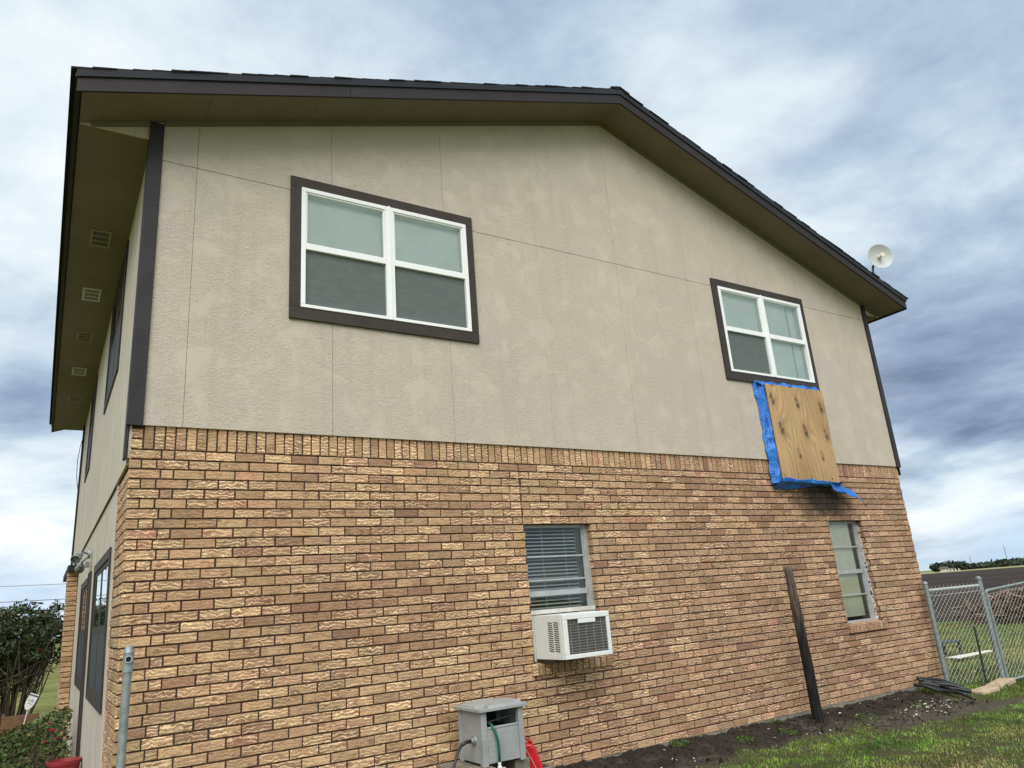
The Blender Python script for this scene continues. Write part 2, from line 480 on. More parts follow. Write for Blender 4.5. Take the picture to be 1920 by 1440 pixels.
# ------------------------------------------------------------------ mesh builder
class MB:
    def __init__(self):
        self.v, self.f, self.c = [], [], []
        self.col = (1, 1, 1)

    def face(self, idx, col=None):
        self.f.append(tuple(idx))
        self.c.append(col or self.col)

    def poly(self, pts, col=None):
        b = len(self.v)
        self.v.extend([tuple(p) for p in pts])
        self.face(range(b, b + len(pts)), col)

    def hexa(self, p, col=None):
        b = len(self.v)
        self.v.extend([tuple(q) for q in p])      # bottom 4 ccw, top 4 ccw
        for q in ((3, 2, 1, 0), (4, 5, 6, 7), (0, 1, 5, 4), (1, 2, 6, 5), (2, 3, 7, 6), (3, 0, 4, 7)):
            self.face([b + i for i in q], col)

    def box(self, x0, x1, y0, y1, z0, z1, col=None):
        self.hexa([(x0, y0, z0), (x1, y0, z0), (x1, y1, z0), (x0, y1, z0), (x0, y0, z1), (x1, y0, z1), (x1, y1, z1), (x0, y1, z1)], col)

    def obox(self, c, ax, ay, az, col=None):
        c, ax, ay, az = map(Vector, (c, ax, ay, az))
        self.hexa([c - ax - ay - az, c + ax - ay - az, c + ax + ay - az, c - ax + ay - az,
                   c - ax - ay + az, c + ax - ay + az, c + ax + ay + az, c - ax + ay + az], col)

    def tube(self, path, r, n=8, cap=True, col=None):
        path = [Vector(p) for p in path]
        rs = r if isinstance(r, (list, tuple)) else [r] * len(path)
        rings = []
        up = None
        for i, p in enumerate(path):
            t = (path[min(i + 1, len(path) - 1)] - path[max(i - 1, 0)]).normalized()
            if up is None:
                up = Vector((0, 0, 1)) if abs(t.z) < 0.9 else Vector((1, 0, 0))
            a = t.cross(up).normalized()
            b = a.cross(t).normalized()
            up = b
            base = len(self.v)
            for k in range(n):
                th = 2 * math.pi * k / n
                self.v.append(tuple(p + (a * math.cos(th) + b * math.sin(th)) * rs[i]))
            rings.append(base)
        for i in range(len(rings) - 1):
            for k in range(n):
                k2 = (k + 1) % n
                self.face((rings[i] + k, rings[i] + k2, rings[i + 1] + k2, rings[i + 1] + k), col)
        if cap:
            self.face([rings[0] + k for k in reversed(range(n))], col)
            self.face([rings[-1] + k for k in range(n)], col)

    def lathe(self, prof, origin, axis=(0, 0, 1), n=24, col=None):
        o, ax = Vector(origin), Vector(axis).normalized()
        h = Vector((0, 0, 1)) if abs(ax.z) < 0.9 else Vector((1, 0, 0))
        a = ax.cross(h).normalized()
        b = ax.cross(a).normalized()
        rings = []
        for r, z in prof:
            base = len(self.v)
            for k in range(n):
                th = 2 * math.pi * k / n
                self.v.append(tuple(o + ax * z + (a * math.cos(th) + b * math.sin(th)) * r))
            rings.append(base)
        for i in range(len(rings) - 1):
            for k in range(n):
                k2 = (k + 1) % n
                self.face((rings[i] + k, rings[i] + k2, rings[i + 1] + k2, rings[i + 1] + k), col)

    def build(self, name, mat, parent=None, smooth=False, bevel=0.0, fix=False, warp=None):
        if warp:
            self.v = [warp(p) for p in self.v]
        me = bpy.data.meshes.new(name)
        me.from_pydata(self.v, [], self.f)
        if any(c != (1, 1, 1) for c in self.c):
            ca = me.color_attributes.new('col', 'FLOAT_COLOR', 'CORNER')
            arr = []
            for f, c in zip(self.f, self.c):
                arr.extend(list(c) + [1.0] if len(c) == 3 else list(c))
                for _ in range(len(f) - 1):
                    arr.extend(list(c) + [1.0] if len(c) == 3 else list(c))
            ca.data.foreach_set('color', arr)
        if fix:
            bm = bmesh.new()
            bm.from_mesh(me)
            bmesh.ops.recalc_face_normals(bm, faces=bm.faces)
            bm.to_mesh(me)
            bm.free()
        me.materials.append(mat)
        if smooth:
            me.polygons.foreach_set('use_smooth', [True] * len(me.polygons))
        me.update()
        o = bpy.data.objects.new(name, me)
        COL.objects.link(o)
        if parent:
            o.parent = parent
            o.matrix_parent_inverse = parent.matrix_world.inverted()
        if bevel:
            b = o.modifiers.new('bevel', 'BEVEL')
            b.width = bevel
            b.segments = 2
            b.limit_method = 'ANGLE'
        return o


def tag(o, label=None, cat=None, group=None, kind=None):
    if label:
        o['label'] = label
    if cat:
        o['category'] = cat
    if group:
        o['group'] = group
    if kind:
        o['kind'] = kind
    return o


def thing(name, label, cat, loc=(0, 0, 0), group=None):
    o = bpy.data.objects.new(name, None)
    COL.objects.link(o)
    o.empty_display_size = 0.2
    o.location = loc
    o.matrix_world = Matrix.Translation(loc)
    return tag(o, label, cat, group)


def fbm(x, y, z=0.0, o=4):
    return mn.fractal(Vector((x, y, z)), 1.0, 2.0, o)


def sst(a, b, x):
    t = min(1.0, max(0.0, (x - a) / (b - a)))
    return t * t * (3 - 2 * t)


# ================================================================== GROUND
def bank(x, y):
    """height of the yard: a bank of bare soil heaped against the gable wall"""
    if y > 0.05 and 0.0 < x < 10.2:
        y = 0.05
    wall = max(0.0, -y) if -0.3 < x < 10.3 else math.hypot(max(0, -y), max(0.0, x - 10.3) + max(0.0, -0.3 - x))
    h = (0.12 - 0.04 * sst(5.5, 7.5, x)) * (1 - sst(0.02, 1.0, wall))
    if y > 0.05 and x >= 10.2:
        h *= 1 - sst(0.0, 1.0, y)
    return h


def soil(x, y):
    """1 where bare soil, 0 where lawn"""
    n = 0.25 * fbm(x * 1.3, y * 1.3, 3.3) + 0.12 * fbm(x * 5, y * 5, 1.1)
    edge = -0.62 if x < 7 else -0.62 - 0.10 * (x - 7)
    s = sst(-0.22, 0.12, y - edge + n)
    # worn strip running off to the right
    yc = -1.02 - 0.10 * (x - 7.0)
    strip = (1 - sst(0.15, 0.55, abs(y - yc - 0.25) + n * 0.8)) * sst(6.9, 7.6, x) * 0.95
    s = max(s, strip)
    if x > 9.3 and y > -1.05:
        s *= 1 - sst(9.3, 9.75, x + 0.3 * n) * (1 - 0.0)
    if x > 10.3 or x < -0.6:
        s *= 0.15
    return s


def mat_ground():
    m, nt = new_mat('yard_soil')
    co = worldco(nt)
    at = nt.node('ShaderNodeAttribute', attribute_name='col')
    s = nt.node('ShaderNodeSeparateColor', {0: at.outputs['Color']}).outputs[0]
    n1 = nt.noise(co, 7, 6, 0.65)
    n2 = nt.noise(co, 45, 5, 0.7)
    dirt = nt.ramp(n1, [(0.3, (0.020, 0.016, 0.013)), (0.55, (0.040, 0.032, 0.026)), (0.75, (0.085, 0.072, 0.056))])
    dirt = nt.mix(1.0, dirt, nt.ramp(n2, [(0.3, 0.6), (0.7, 1.4)]), 'MULTIPLY')
    z = nt.node('ShaderNodeSeparateXYZ', {0: co}).outputs[2]
    flat = nt.math('SUBTRACT', 1.0, nt.sstep(z, 0.015, 0.06))
    dirt = nt.mix(nt.math('MULTIPLY', flat, 0.7), dirt, nt.ramp(n1, [(0.3, (0.07, 0.062, 0.050)), (0.7, (0.13, 0.115, 0.09))]))
    thatch = nt.ramp(n2, [(0.3, (0.030, 0.032, 0.014)), (0.6, (0.085, 0.085, 0.034)), (0.8, (0.17, 0.145, 0.075))])
    c = nt.mix(s, thatch, dirt)
    finish(nt, c, 0.95, nt.math('ADD', n1, nt.math('MULTIPLY', n2, 0.5)), 0.03, 0.8, spec=0.15)
    return m


def mat_lawn():
    m, nt = new_mat('lawn')
    co = worldco(nt)
    n1 = nt.noise(co, 0.35, 5, 0.6)
    n2 = nt.noise(co, 9, 5, 0.7)
    c = nt.ramp(n1, [(0.35, (0.12, 0.14, 0.035)), (0.55, (0.19, 0.195, 0.06)), (0.7, (0.25, 0.235, 0.09))])
    c = nt.mix(1.0, c, nt.ramp(n2, [(0.3, 0.55), (0.7, 1.35)]), 'MULTIPLY')
    finish(nt, c, 0.9, n2, 0.05, 0.8, spec=0.1)
    return m


M['yard'] = mat_ground()
M['lawn'] = mat_lawn()

g = MB()
# one big sheet out to the horizon, finer near the house
xs = [-3000, -300, -60, -20, -8, 0, 8, 16, 30, 60, 300, 3000]
for i in range(len(xs) - 1):
    for j in range(len(xs) - 1):
        g.poly([(xs[i], xs[j], -0.03), (xs[i + 1], xs[j], -0.03), (xs[i + 1], xs[j + 1], -0.03), (xs[i], xs[j + 1], -0.03)])
tag(g.build('ground', M['lawn']), kind='structure')

y_ = MB()
X0, X1, Y0, Y1, ST = 1.5, 13.5, -4.0, 0.9, 0.035
nx, ny = int((X1 - X0) / ST), int((Y1 - Y0) / ST)
for j in range(ny + 1):
    for i in range(nx + 1):
        x, y = X0 + i * ST, Y0 + j * ST
        s = soil(x, y)
        clod = 0.030 * fbm(x * 3.2, y * 3.2, 0.5, 5) + 0.018 * abs(fbm(x * 9, y * 9, 2.5, 3)) + 0.014 * fbm(x * 24, y * 24, 1.5, 2)
        gul = -0.035 * max(0, 1 - abs(fbm(x * 1.5 + 0.8 * y, y * 1.1, 8.2, 2)) * 9) * s
        z = bank(x, y) + clod * (0.3 + 0.7 * s) + gul
        e = min(x - X0, X1 - x, y - Y0, Y1 - y)
        z = z * sst(0, 0.4, e) - 0.045 * (1 - sst(0, 0.4, e))
        y_.v.append((x, y, z))
for j in range(ny):
    for i in range(nx):
        a = j * (nx + 1) + i
        x, y = X0 + (i + .5) * ST, Y0 + (j + .5) * ST
        s = soil(x, y)
        y_.face((a, a + 1, a + nx + 2, a + nx + 1), (s, s, s))
tag(y_.build('yard_soil', M['yard'], smooth=True), kind='structure')


def yard_z(x, y):
    s = soil(x, y)
    clod = 0.030 * fbm(x * 3.2, y * 3.2, 0.5, 5) + 0.018 * abs(fbm(x * 9, y * 9, 2.5, 3))
    return bank(x, y) + clod * (0.3 + 0.7 * s)


# garden bed on the left
def mat_bed():
    m, nt = new_mat('garden_bed')
    co = worldco(nt)
    n = nt.noise(co, 30, 5, 0.7)
    c = nt.ramp(n, [(0.3, (0.03, 0.022, 0.015)), (0.55, (0.10, 0.07, 0.045)), (0.75, (0.28, 0.22, 0.16))])
    finish(nt, c, 0.95, n, 0.03, 0.9, spec=0.1)
    return m


M['bed'] = mat_bed()
b_ = MB()
b_.poly([(-1.6, 1.0, -0.02), (0.2, 1.0, -0.02), (0.2, 9.0, -0.02), (-1.3, 9.0, -0.02)])
tag(b_.build('garden_bed', M['bed']), kind='structure')


# plowed field and far stubble
def mat_field():
    m, nt = new_mat('plowed_field')
    co = worldco(nt)
    n0 = nt.noise(nt.mapping(co, (0.05, 0.012, 1), rot=(0, 0, 0.45)), 1.0, 4, 0.6)
    n1 = nt.noise(co, 2.2, 6, 0.7)
    c = nt.ramp(n1, [(0.3, (0.026, 0.020, 0.018)), (0.6, (0.055, 0.043, 0.037)), (0.8, (0.11, 0.085, 0.07))])
    c = nt.mix(1.0, c, nt.ramp(n0, [(0.3, 0.75), (0.7, 1.35)]), 'MULTIPLY')
    finish(nt, c, 0.95, n1, 0.25, 1.0, spec=0.1)
    return m


M['field'] = mat_field()
M['stubble'] = simple('stubble_strip', (0.26, 0.23, 0.11), 0.95, 0.2, 0.05)
f_ = MB()
A0, A1 = Vector((24.6, 12.0)), Vector((23.4, -2.0))           # near edge of the field
far0, far1 = Vector((250, 330)), Vector((400, 40))
NX, NY = 90, 60
for j in range(NY + 1):
    for i in range(NX + 1):
        u, v = i / NX, (j / NY)
        v = v ** 2.4
        a = A0.lerp(A1, u) + Vector((0, (1 - u) * 0))
        a = Vector((24.6 - 1.2 * u + 1.0 * fbm(u * 6, 0.3), 40 - 60 * u))
        b = Vector((330, 520 - 560 * u))
        p = a.lerp(b, v)
        dist = (p - Vector((24, p.y))).length
        amp = 0.10 if dist > 0.4 else 0.0
        z = -0.012 + (0.02 + amp * abs(fbm(p.x * 0.8, p.y * 0.8, 0.2, 3)) if j > 0 else -0.03)
        f_.v.append((p.x, p.y, z))
for j in range(NY):
    for i in range(NX):
        a = j * (NX + 1) + i
        f_.face((a, a + NX + 1, a + NX + 2, a + 1))
tag(f_.build('plowed_field', M['field'], fix=True), kind='structure')
s_ = MB()
s_.poly([(326, 600, 0.10), (326, -60, 0.10), (640, -80, 0.22), (640, 900, 0.22)])
tag(s_.build('stubble_field', M['stubble'], fix=True), kind='structure')

# ================================================================== HOUSE
house = thing('house', 'two storey house with brown stucco gable above tan brick and dark trimmed roof', 'house', (5.17, 4.0, 0.0))
AX, AZ = 5.174, 7.535
SL, SR = 0.3255, 0.3435
EL, ER = -0.57, 10.78
YF, YB = -0.47, 11.15


def zs(x):
    return AZ - SL * (AX - x) if x < AX else AZ - SR * (x - AX)


def lean(p):
    x, y, z = p
    if z < 3.1:
        x += 0.0185 * (3.1 - z)
    return (x, y, z)


def leanl(p):
    x, y, z = p
    if x < 0.35 and z < 3.1:
        x += 0.0185 * (3.1 - z) * (1 - max(0, x) / 0.35 if x > 0 else 1)
    return (x, y, z)


BL, BH, JT = 0.2295, 0.0762, 0.0116
RW = 0.010
bk = MB()
mo = MB()


def brick(P, u0, u1, v0, v1, mb=None, proud=0.0):
    mb = mb or bk
    j = lambda a: random.uniform(-a, a)
    c = (random.random(), random.random(), random.random())
    w = RW + proud + j(0.0015)
    ch = 0.0035
    u0 += j(0.0012); u1 += j(0.0012); v0 += j(0.001); v1 += j(0.001)
    base = len(mb.v)
    tl = j(0.0012)
    for (u, v, ww) in ((u0, v0, -0.004), (u1, v0, -0.004), (u1, v1, -0.004), (u0, v1, -0.004),
                       (u0, v0, w - ch), (u1, v0, w - ch), (u1, v1, w - ch), (u0, v1, w - ch),
                       (u0 + ch, v0 + ch, w + tl), (u1 - ch, v0 + ch, w - tl), (u1 - ch, v1 - ch, w - tl), (u0 + ch, v1 - ch, w + tl)):
        mb.v.append(P(u, v, ww))
    for q in ((8, 9, 10, 11), (4, 5, 9, 8), (5, 6, 10, 9), (6, 7, 11, 10), (7, 4, 8, 11), (0, 1, 5, 4), (1, 2, 6, 5), (2, 3, 7, 6), (3, 0, 4, 7)):
        mb.face([base + i for i in q], c)


PF = lambda u, v, w: (u, RW - w, v)
ZT = 2.946
holes = [(3.54, 4.375, 0.93, 2.336), (8.40, 9.14, 0.90, 2.336)]
sills = [(3.49, 4.44), (8.37, 9.20)]
RX = 10.315
for r in range(37):
    z1 = ZT - r * BH - JT
    z0 = z1 - (BH - JT)
    if z1 < 0.16:
        break
    # cut points of this course
    segs = []
    if r % 2 == 0:
        x = 0.0
        lay = [0.220, 0.083]
    else:
        x = 0.0
        lay = [0.082, 0.096]
    pos = 0.0
    for L in lay:
        segs.append((pos, pos + L))
        pos += L + JT
    while pos < RX - 0.02:
        L = BL - JT
        e = min(pos + L, RX)
        segs.append((pos, e))
        pos += BL + random.uniform(-0.003, 0.003)
    out = []
    for a, b in segs:
        parts = [(a, b)]
        cuts = []
        if z1 > 2.34:
            cuts.append((3.515, 3.525))
        for h in holes:
            if z0 < h[3] - 0.01 and z1 > h[2] + 0.03:
                cuts.append((h[0], h[1]))
        for c0, c1 in cuts:
            nxt = []
            for p, q in parts:
                if q <= c0 or p >= c1:
                    nxt.append((p, q))
                else:
                    if p < c0 - 0.02:
                        nxt.append((p, c0))
                    if q > c1 + 0.02:
                        nxt.append((c1, q))
            parts = nxt
        out += parts
    for a, b in out:
        if b - a > 0.018:
            brick(PF, a, b, z0, z1)
# soldier course
brick(PF, 0.0, 0.085, ZT, ZT + 0.072)
brick(PF, 0.0, 0.085, ZT + 0.083, ZT + 0.155)
x = 0.0965
while x < RX - 0.02:
    brick(PF, x, min(x + 0.0655, RX), ZT, ZT + 0.185)
    x += 0.0772
# left return, headers and stretchers
PL = lambda u, v, w: (RW - w, u, v)
for r in range(37):
    z1 = ZT - r * BH - JT
    z0 = z1 - (BH - JT)
    if z1 > 2.83:
        continue
    pos = 0.0
    if r % 2 == 0:
        lay = [0.085, 0.225, 0.225, 0.225, 0.09]
    else:
        lay = [0.225, 0.225, 0.225, 0.18]
    for L in lay:
        e = min(pos + L, 0.90)
        if e - pos > 0.02:
            brick(PL, pos, e, z0, z1)
        pos += L + JT
for z0, z1 in ((ZT - 0.09, ZT - 0.01),):
    brick(PL, 0.0, 0.10, z0, z1)
# window jambs
for (h0, h1, hz0, hz1) in holes:
    for r in range(37):
        z1 = ZT - r * BH - JT
        z0 = z1 - (BH - JT)
        if z0 < hz0 or z1 > hz1:
            continue
        brick(lambda u, v, w, X=h1: (X + RW - w, u, v), 0.013, 0.098, z0, z1)
        brick(lambda u, v, w, X=h0: (X - RW + w, u, v), 0.013, 0.098, z0, z1)
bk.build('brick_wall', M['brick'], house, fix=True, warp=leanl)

# mortar planes, in strips round the holes
xs_ = [0.0, 3.54, 4.375, 8.40, 9.14, RX]
MY = RW + 0.001
for i in range(5):
    a, b = xs_[i] + (0.003 if i == 0 else 0), xs_[i + 1] - (0.003 if i == 4 else 0)
    if i in (1, 3):
        hz0, hz1 = (0.93, 2.336) if i == 1 else (0.90, 2.336)
        mo.poly([(a, MY, 0.10), (b, MY, 0.10), (b, MY, hz0), (a, MY, hz0)])
        mo.poly([(a, MY, hz1), (b, MY, hz1), (b, MY, 3.15), (a, MY, 3.15)])
    else:
        n = 6
        for k in range(n):
            za, zb = 0.10 + (3.15 - 0.10) * k / n, 0.10 + (3.15 - 0.10) * (k + 1) / n
            if i == 0:
                mo.poly([(a, MY, za), (0.5, MY, za), (0.5, MY, zb), (a, MY, zb)])
                mo.poly([(0.5, MY, za), (b, MY, za), (b, MY, zb), (0.5, MY, zb)])
            else:
                mo.poly([(a, MY, za), (b, MY, za), (b, MY, zb), (a, MY, zb)])
for k in range(6):
    za, zb = 0.10 + 2.85 * k / 6, 0.10 + 2.85 * (k + 1) / 6
    mo.poly([(MY, 0.90, za), (MY, MY, za), (MY, MY, zb), (MY, 0.90, zb)])
for (h0, h1, hz0, hz1) in holes:
    for X, s in ((h1, 1), (h0, -1)):
        XX = X + s * (RW + 0.001)
        mo.poly([(XX, MY, hz0), (XX, 0.16, hz0), (XX, 0.16, hz1), (XX, MY, hz1)])
    mo.poly([(h0 - 0.01, MY, hz1 + 0.001), (h1 + 0.01, MY, hz1 + 0.001), (h1 + 0.01, 0.16, hz1 + 0.001), (h0 - 0.01, 0.16, hz1 + 0.001)])
    mo.poly([(h0 - 0.01, MY, hz0 + 0.09), (h1 + 0.01, MY, hz0 + 0.09), (h1 + 0.01, 0.16, hz0 + 0.10), (h0 - 0.01, 0.16, hz0 + 0.10)])
mo.poly([(RX - 0.001, MY, 0.10), (RX - 0.001, 10.6, 0.10), (RX - 0.001, 10.6, 3.15), (RX - 0.001, MY, 3.15)])
mo.build('mortar_bed', M['mortar'], house, warp=leanl)

# foundation
fo = MB()
fo.box(0.06, RX - 0.005, 0.004, 0.3, -0.2, 0.168)
fo.build('foundation', M['concrete'], house)

# sills of rowlock brick
for (s0, s1), (h0, h1, hz0, hz1) in zip(sills, holes):
    sb = MB()
    x = s0
    zt = hz0 + 0.105
    while x < s1 - 0.02:
        e = min(x + 0.062, s1)
        c = (random.random() * 0.7, random.random(), random.random() * 0.5)
        j = random.uniform(-0.002, 0.002)
        y0 = -0.032 + j
        sb.hexa([(x, y0, hz0), (e, y0, hz0), (e, 0.10, hz0), (x, 0.10, hz0), (x, y0, zt - 0.012 + j), (e, y0, zt - 0.012 + j), (e, 0.10, zt + 0.012), (x, 0.10, zt + 0.012)], c)
        x += 0.0735
    so = sb.build('window_sill', M['brick'], house, bevel=0.003)
    sm = MB()
    sm.box(s0 + 0.002, s1 - 0.004, -0.022, 0.09, hz0 + 0.004, zt - 0.02)
    sm.build('mortar', M['mortar'], so)

# ---------------------------------------------------------------- stucco gable
wins = [(1.183, 3.135, 4.182, 5.636), (6.822, 8.738, 4.165, 5.600)]      # outer edge of the dark boards
gl = [(w[0] + 0.10, w[1] - 0.085, w[2] + 0.115, w[3] - 0.105) for w in wins]
st = MB()
YS = -0.020
seams = [0.362, 1.585, 2.803, 3.99, 5.165, 6.375, 7.60, 8.82]
xb = sorted(set([0.0, RX] + seams + [g_[0] for g_ in gl] + [g_[1] for g_ in gl] + [AX]))
ZB, ZM = 3.128, 5.492
for i in range(len(xb) - 1):
    a, b = xb[i], xb[i + 1]
    ga = 0.0016 if xb[i] in seams[:3] + [5.165, 6.375] else (0.0008 if xb[i] in seams else 0)
    gb = 0.0016 if xb[i + 1] in seams[:3] + [5.165, 6.375] else (0.0008 if xb[i + 1] in seams else 0)
    a_, b_2 = a + ga, b - gb
    zsegs = [(ZB, ZM - 0.003), (ZM + 0.003, None)]
    for g_ in gl:
        if a >= g_[0] - 1e-6 and b <= g_[1] + 1e-6:
            zsegs = [(ZB, g_[2]), (g_[3], None)]
    for z0, z1 in zsegs:
        ta = z1 if z1 else zs(a_) - 0.0
        tb = z1 if z1 else zs(b_2) - 0.0
        if ta <= z0 and tb <= z0:
            continue
        st.hexa([(a_, YS, z0), (b_2, YS, z0), (b_2, 0.0, z0), (a_, 0.0, z0), (a_, YS, ta), (b_2, YS, tb), (b_2, 0.0, tb), (a_, 0.0, ta)])
# little triangles of wall above the boxed eaves
for xa, xb2, zl in ((EL + 0.02, 0.0, 5.672), (RX, ER - 0.02, 5.612)):
    pts = [(xa, zl), (xb2, zl), (xb2, zs(xb2)), (xa, zs(xa))]
    st.hexa([(pts[0][0], YS, pts[0][1]), (pts[1][0], YS, pts[1][1]), (pts[1][0], 0.0, pts[1][1]), (pts[0][0], 0.0, pts[0][1]),
             (pts[3][0], YS, pts[3][1] + 0.004), (pts[2][0], YS, pts[2][1]), (pts[2][0], 0.0, pts[2][1]), (pts[3][0], 0.0, pts[3][1] + 0.004)])
st.build('stucco_wall', M['stucco'], house)
# dark sheathing just behind the panel gaps
sh = MB()
for i in range(len(xb) - 1):
    a, b = xb[i], xb[i + 1]
    zsegs = [(ZB + 0.01, None)]
    for g_ in gl:
        if a >= g_[0] - 1e-6 and b <= g_[1] + 1e-6:
            zsegs = [(ZB + 0.01, g_[2] - 0.02), (g_[3] + 0.02, None)]
    for z0, z1 in zsegs:
        sh.poly([(a, -0.012, z0), (b, -0.012, z0), (b, -0.012, z1 or zs(b) - 0.01), (a, -0.012, z1 or zs(a) - 0.01)])
sh.build('sheathing', M['trim'], house)

# corner boards
ct = MB()
ct.box(-0.035, 0.078, -0.046, -0.0205, 3.118, zs(0) - 0.012)
ct.box(-0.036, -0.0155, -0.0200, 0.075, 2.86, 5.67)
ct.build('corner_board', M['ctrim'], house, bevel=0.003)
ct = MB()
ct.box(RX - 0.045, RX + 0.045, -0.046, -0.0205, 3.112, zs(RX) - 0.016)
ct.box(RX + 0.0185, RX + 0.044, -0.0200, 0.075, 3.0, 5.60)
ct.build('corner_board', M['ctrim'], house, bevel=0.003)

# ---------------------------------------------------------------- left wall siding
LW0 = -0.014
wl_u = [(1.82, 3.68, 4.15, 5.60), (6.6, 7.9, 4.05, 5.56)]
wl_l = [(1.25, 3.42, 0.97, 2.33), (4.50, 6.30, 0.97, 2.30)]
YE = 10.55


def wall_holes(mb, X, y0, y1, z0, z1, hs, grooves=(), depth=0.02):
    ys = sorted(set([y0, y1] + [h[0] for h in hs] + [h[1] for h in hs] + list(grooves)))
    for i in range(len(ys) - 1):
        a, b = ys[i] + (0.003 if ys[i] in grooves else 0), ys[i + 1] - (0.003 if ys[i + 1] in grooves else 0)
        zz = [(z0, z1)]
        for h in hs:
            if ys[i] >= h[0] - 1e-6 and ys[i + 1] <= h[1] + 1e-6:
                zz = [(z0, h[2]), (h[3], z1)]
        for p, q in zz:
            mb.box(X, X + depth, a, b, p, q)


sd = MB()
ihu = [(h[0] + 0.09, h[1] - 0.09, h[2] + 0.09, h[3] - 0.09) for h in wl_u]
ihl = [(h[0] + 0.09, h[1] - 0.09, h[2] + 0.09, h[3] - 0.09) for h in wl_l]
wall_holes(sd, LW0, 0.076, YE, 2.83, 5.672, ihu, (3.72, 4.3, 6.1, 8.5))
sd.box(LW0 + 0.0006, LW0 + 0.02, 0.0, 0.075, 2.87, 5.66)
for k in range(5):           # wall below in short lifts so that it can lean with the brick
    pass
wall_holes(sd, 0.006, 0.905, YE, -0.1, 2.822, ihl, (1.05, 3.6, 6.5, 7.6), 0.02)
sd.build('side_siding', M['siding'], house, warp=lean)
bb = MB()
bb.poly([(0.012, 0.2, 0.0), (0.012, YE, 0.0), (0.012, YE, 0.9), (0.012, 0.2, 0.9)])
bb.poly([(0.012, 0.1, 2.4), (0.012, YE, 2.4), (0.012, YE, 4.0), (0.012, 0.1, 4.0)])
bb.poly([(0.012, 3.45, 0.9), (0.012, 4.6, 0.9), (0.012, 4.6, 2.4), (0.012, 3.45, 2.4)])
bb.build('side_sheathing', M['dark'], house, warp=lean)
# pale strip and belt joint
pt = MB()
pt.box(-0.002, 0.0055, 0.915, 0.975, 0.0, 2.815)
pt.build('siding_strip', M['siding'], house, warp=lean)
pt = MB()
pt.box(-0.004, 0.005, 0.98, YE, 2.8235, 2.8295)
pt.build('belt_joint', M['dark'], house, warp=lean)
fc = MB()
fc.box(-0.05, -0.0145, YE - 0.09, YE + 0.02, 2.55, 5.66)
fc.build('corner_board', M['ctrim'], house, warp=lean)
# back and right walls (close the box)
bw = MB()
bw.box(0.03, RX - 0.01, YE - 0.05, YE, 0, 5.6)
bw.poly([(0.03, YE - 0.01, 5.6), (RX - 0.01, YE - 0.01, 5.6), (AX, YE - 0.01, AZ)])
bw.poly([(RX - 0.004, 0.1, 3.1), (RX - 0.004, YE, 3.1), (RX - 0.004, YE, 5.6), (RX - 0.004, 0.1, 5.6)])
bw.build('rear_wall', M['siding'], house)

# ---------------------------------------------------------------- windows
def slats(mb, x0, x1, z0, z1, y, pitch, ang, depth=0.022, skip=None):
    n = int((z1 - z0) / pitch)
    dy, dz = depth * math.cos(ang) / 2, depth * math.sin(ang) / 2
    for k in range(n):
        z = z0 + (k + 0.5) * pitch
        if skip and skip(z):
            continue
        mb.poly([(x0, y - dy, z - dz), (x1, y - dy, z - dz), (x1, y + dy, z + dz), (x0, y + dy, z + dz)])


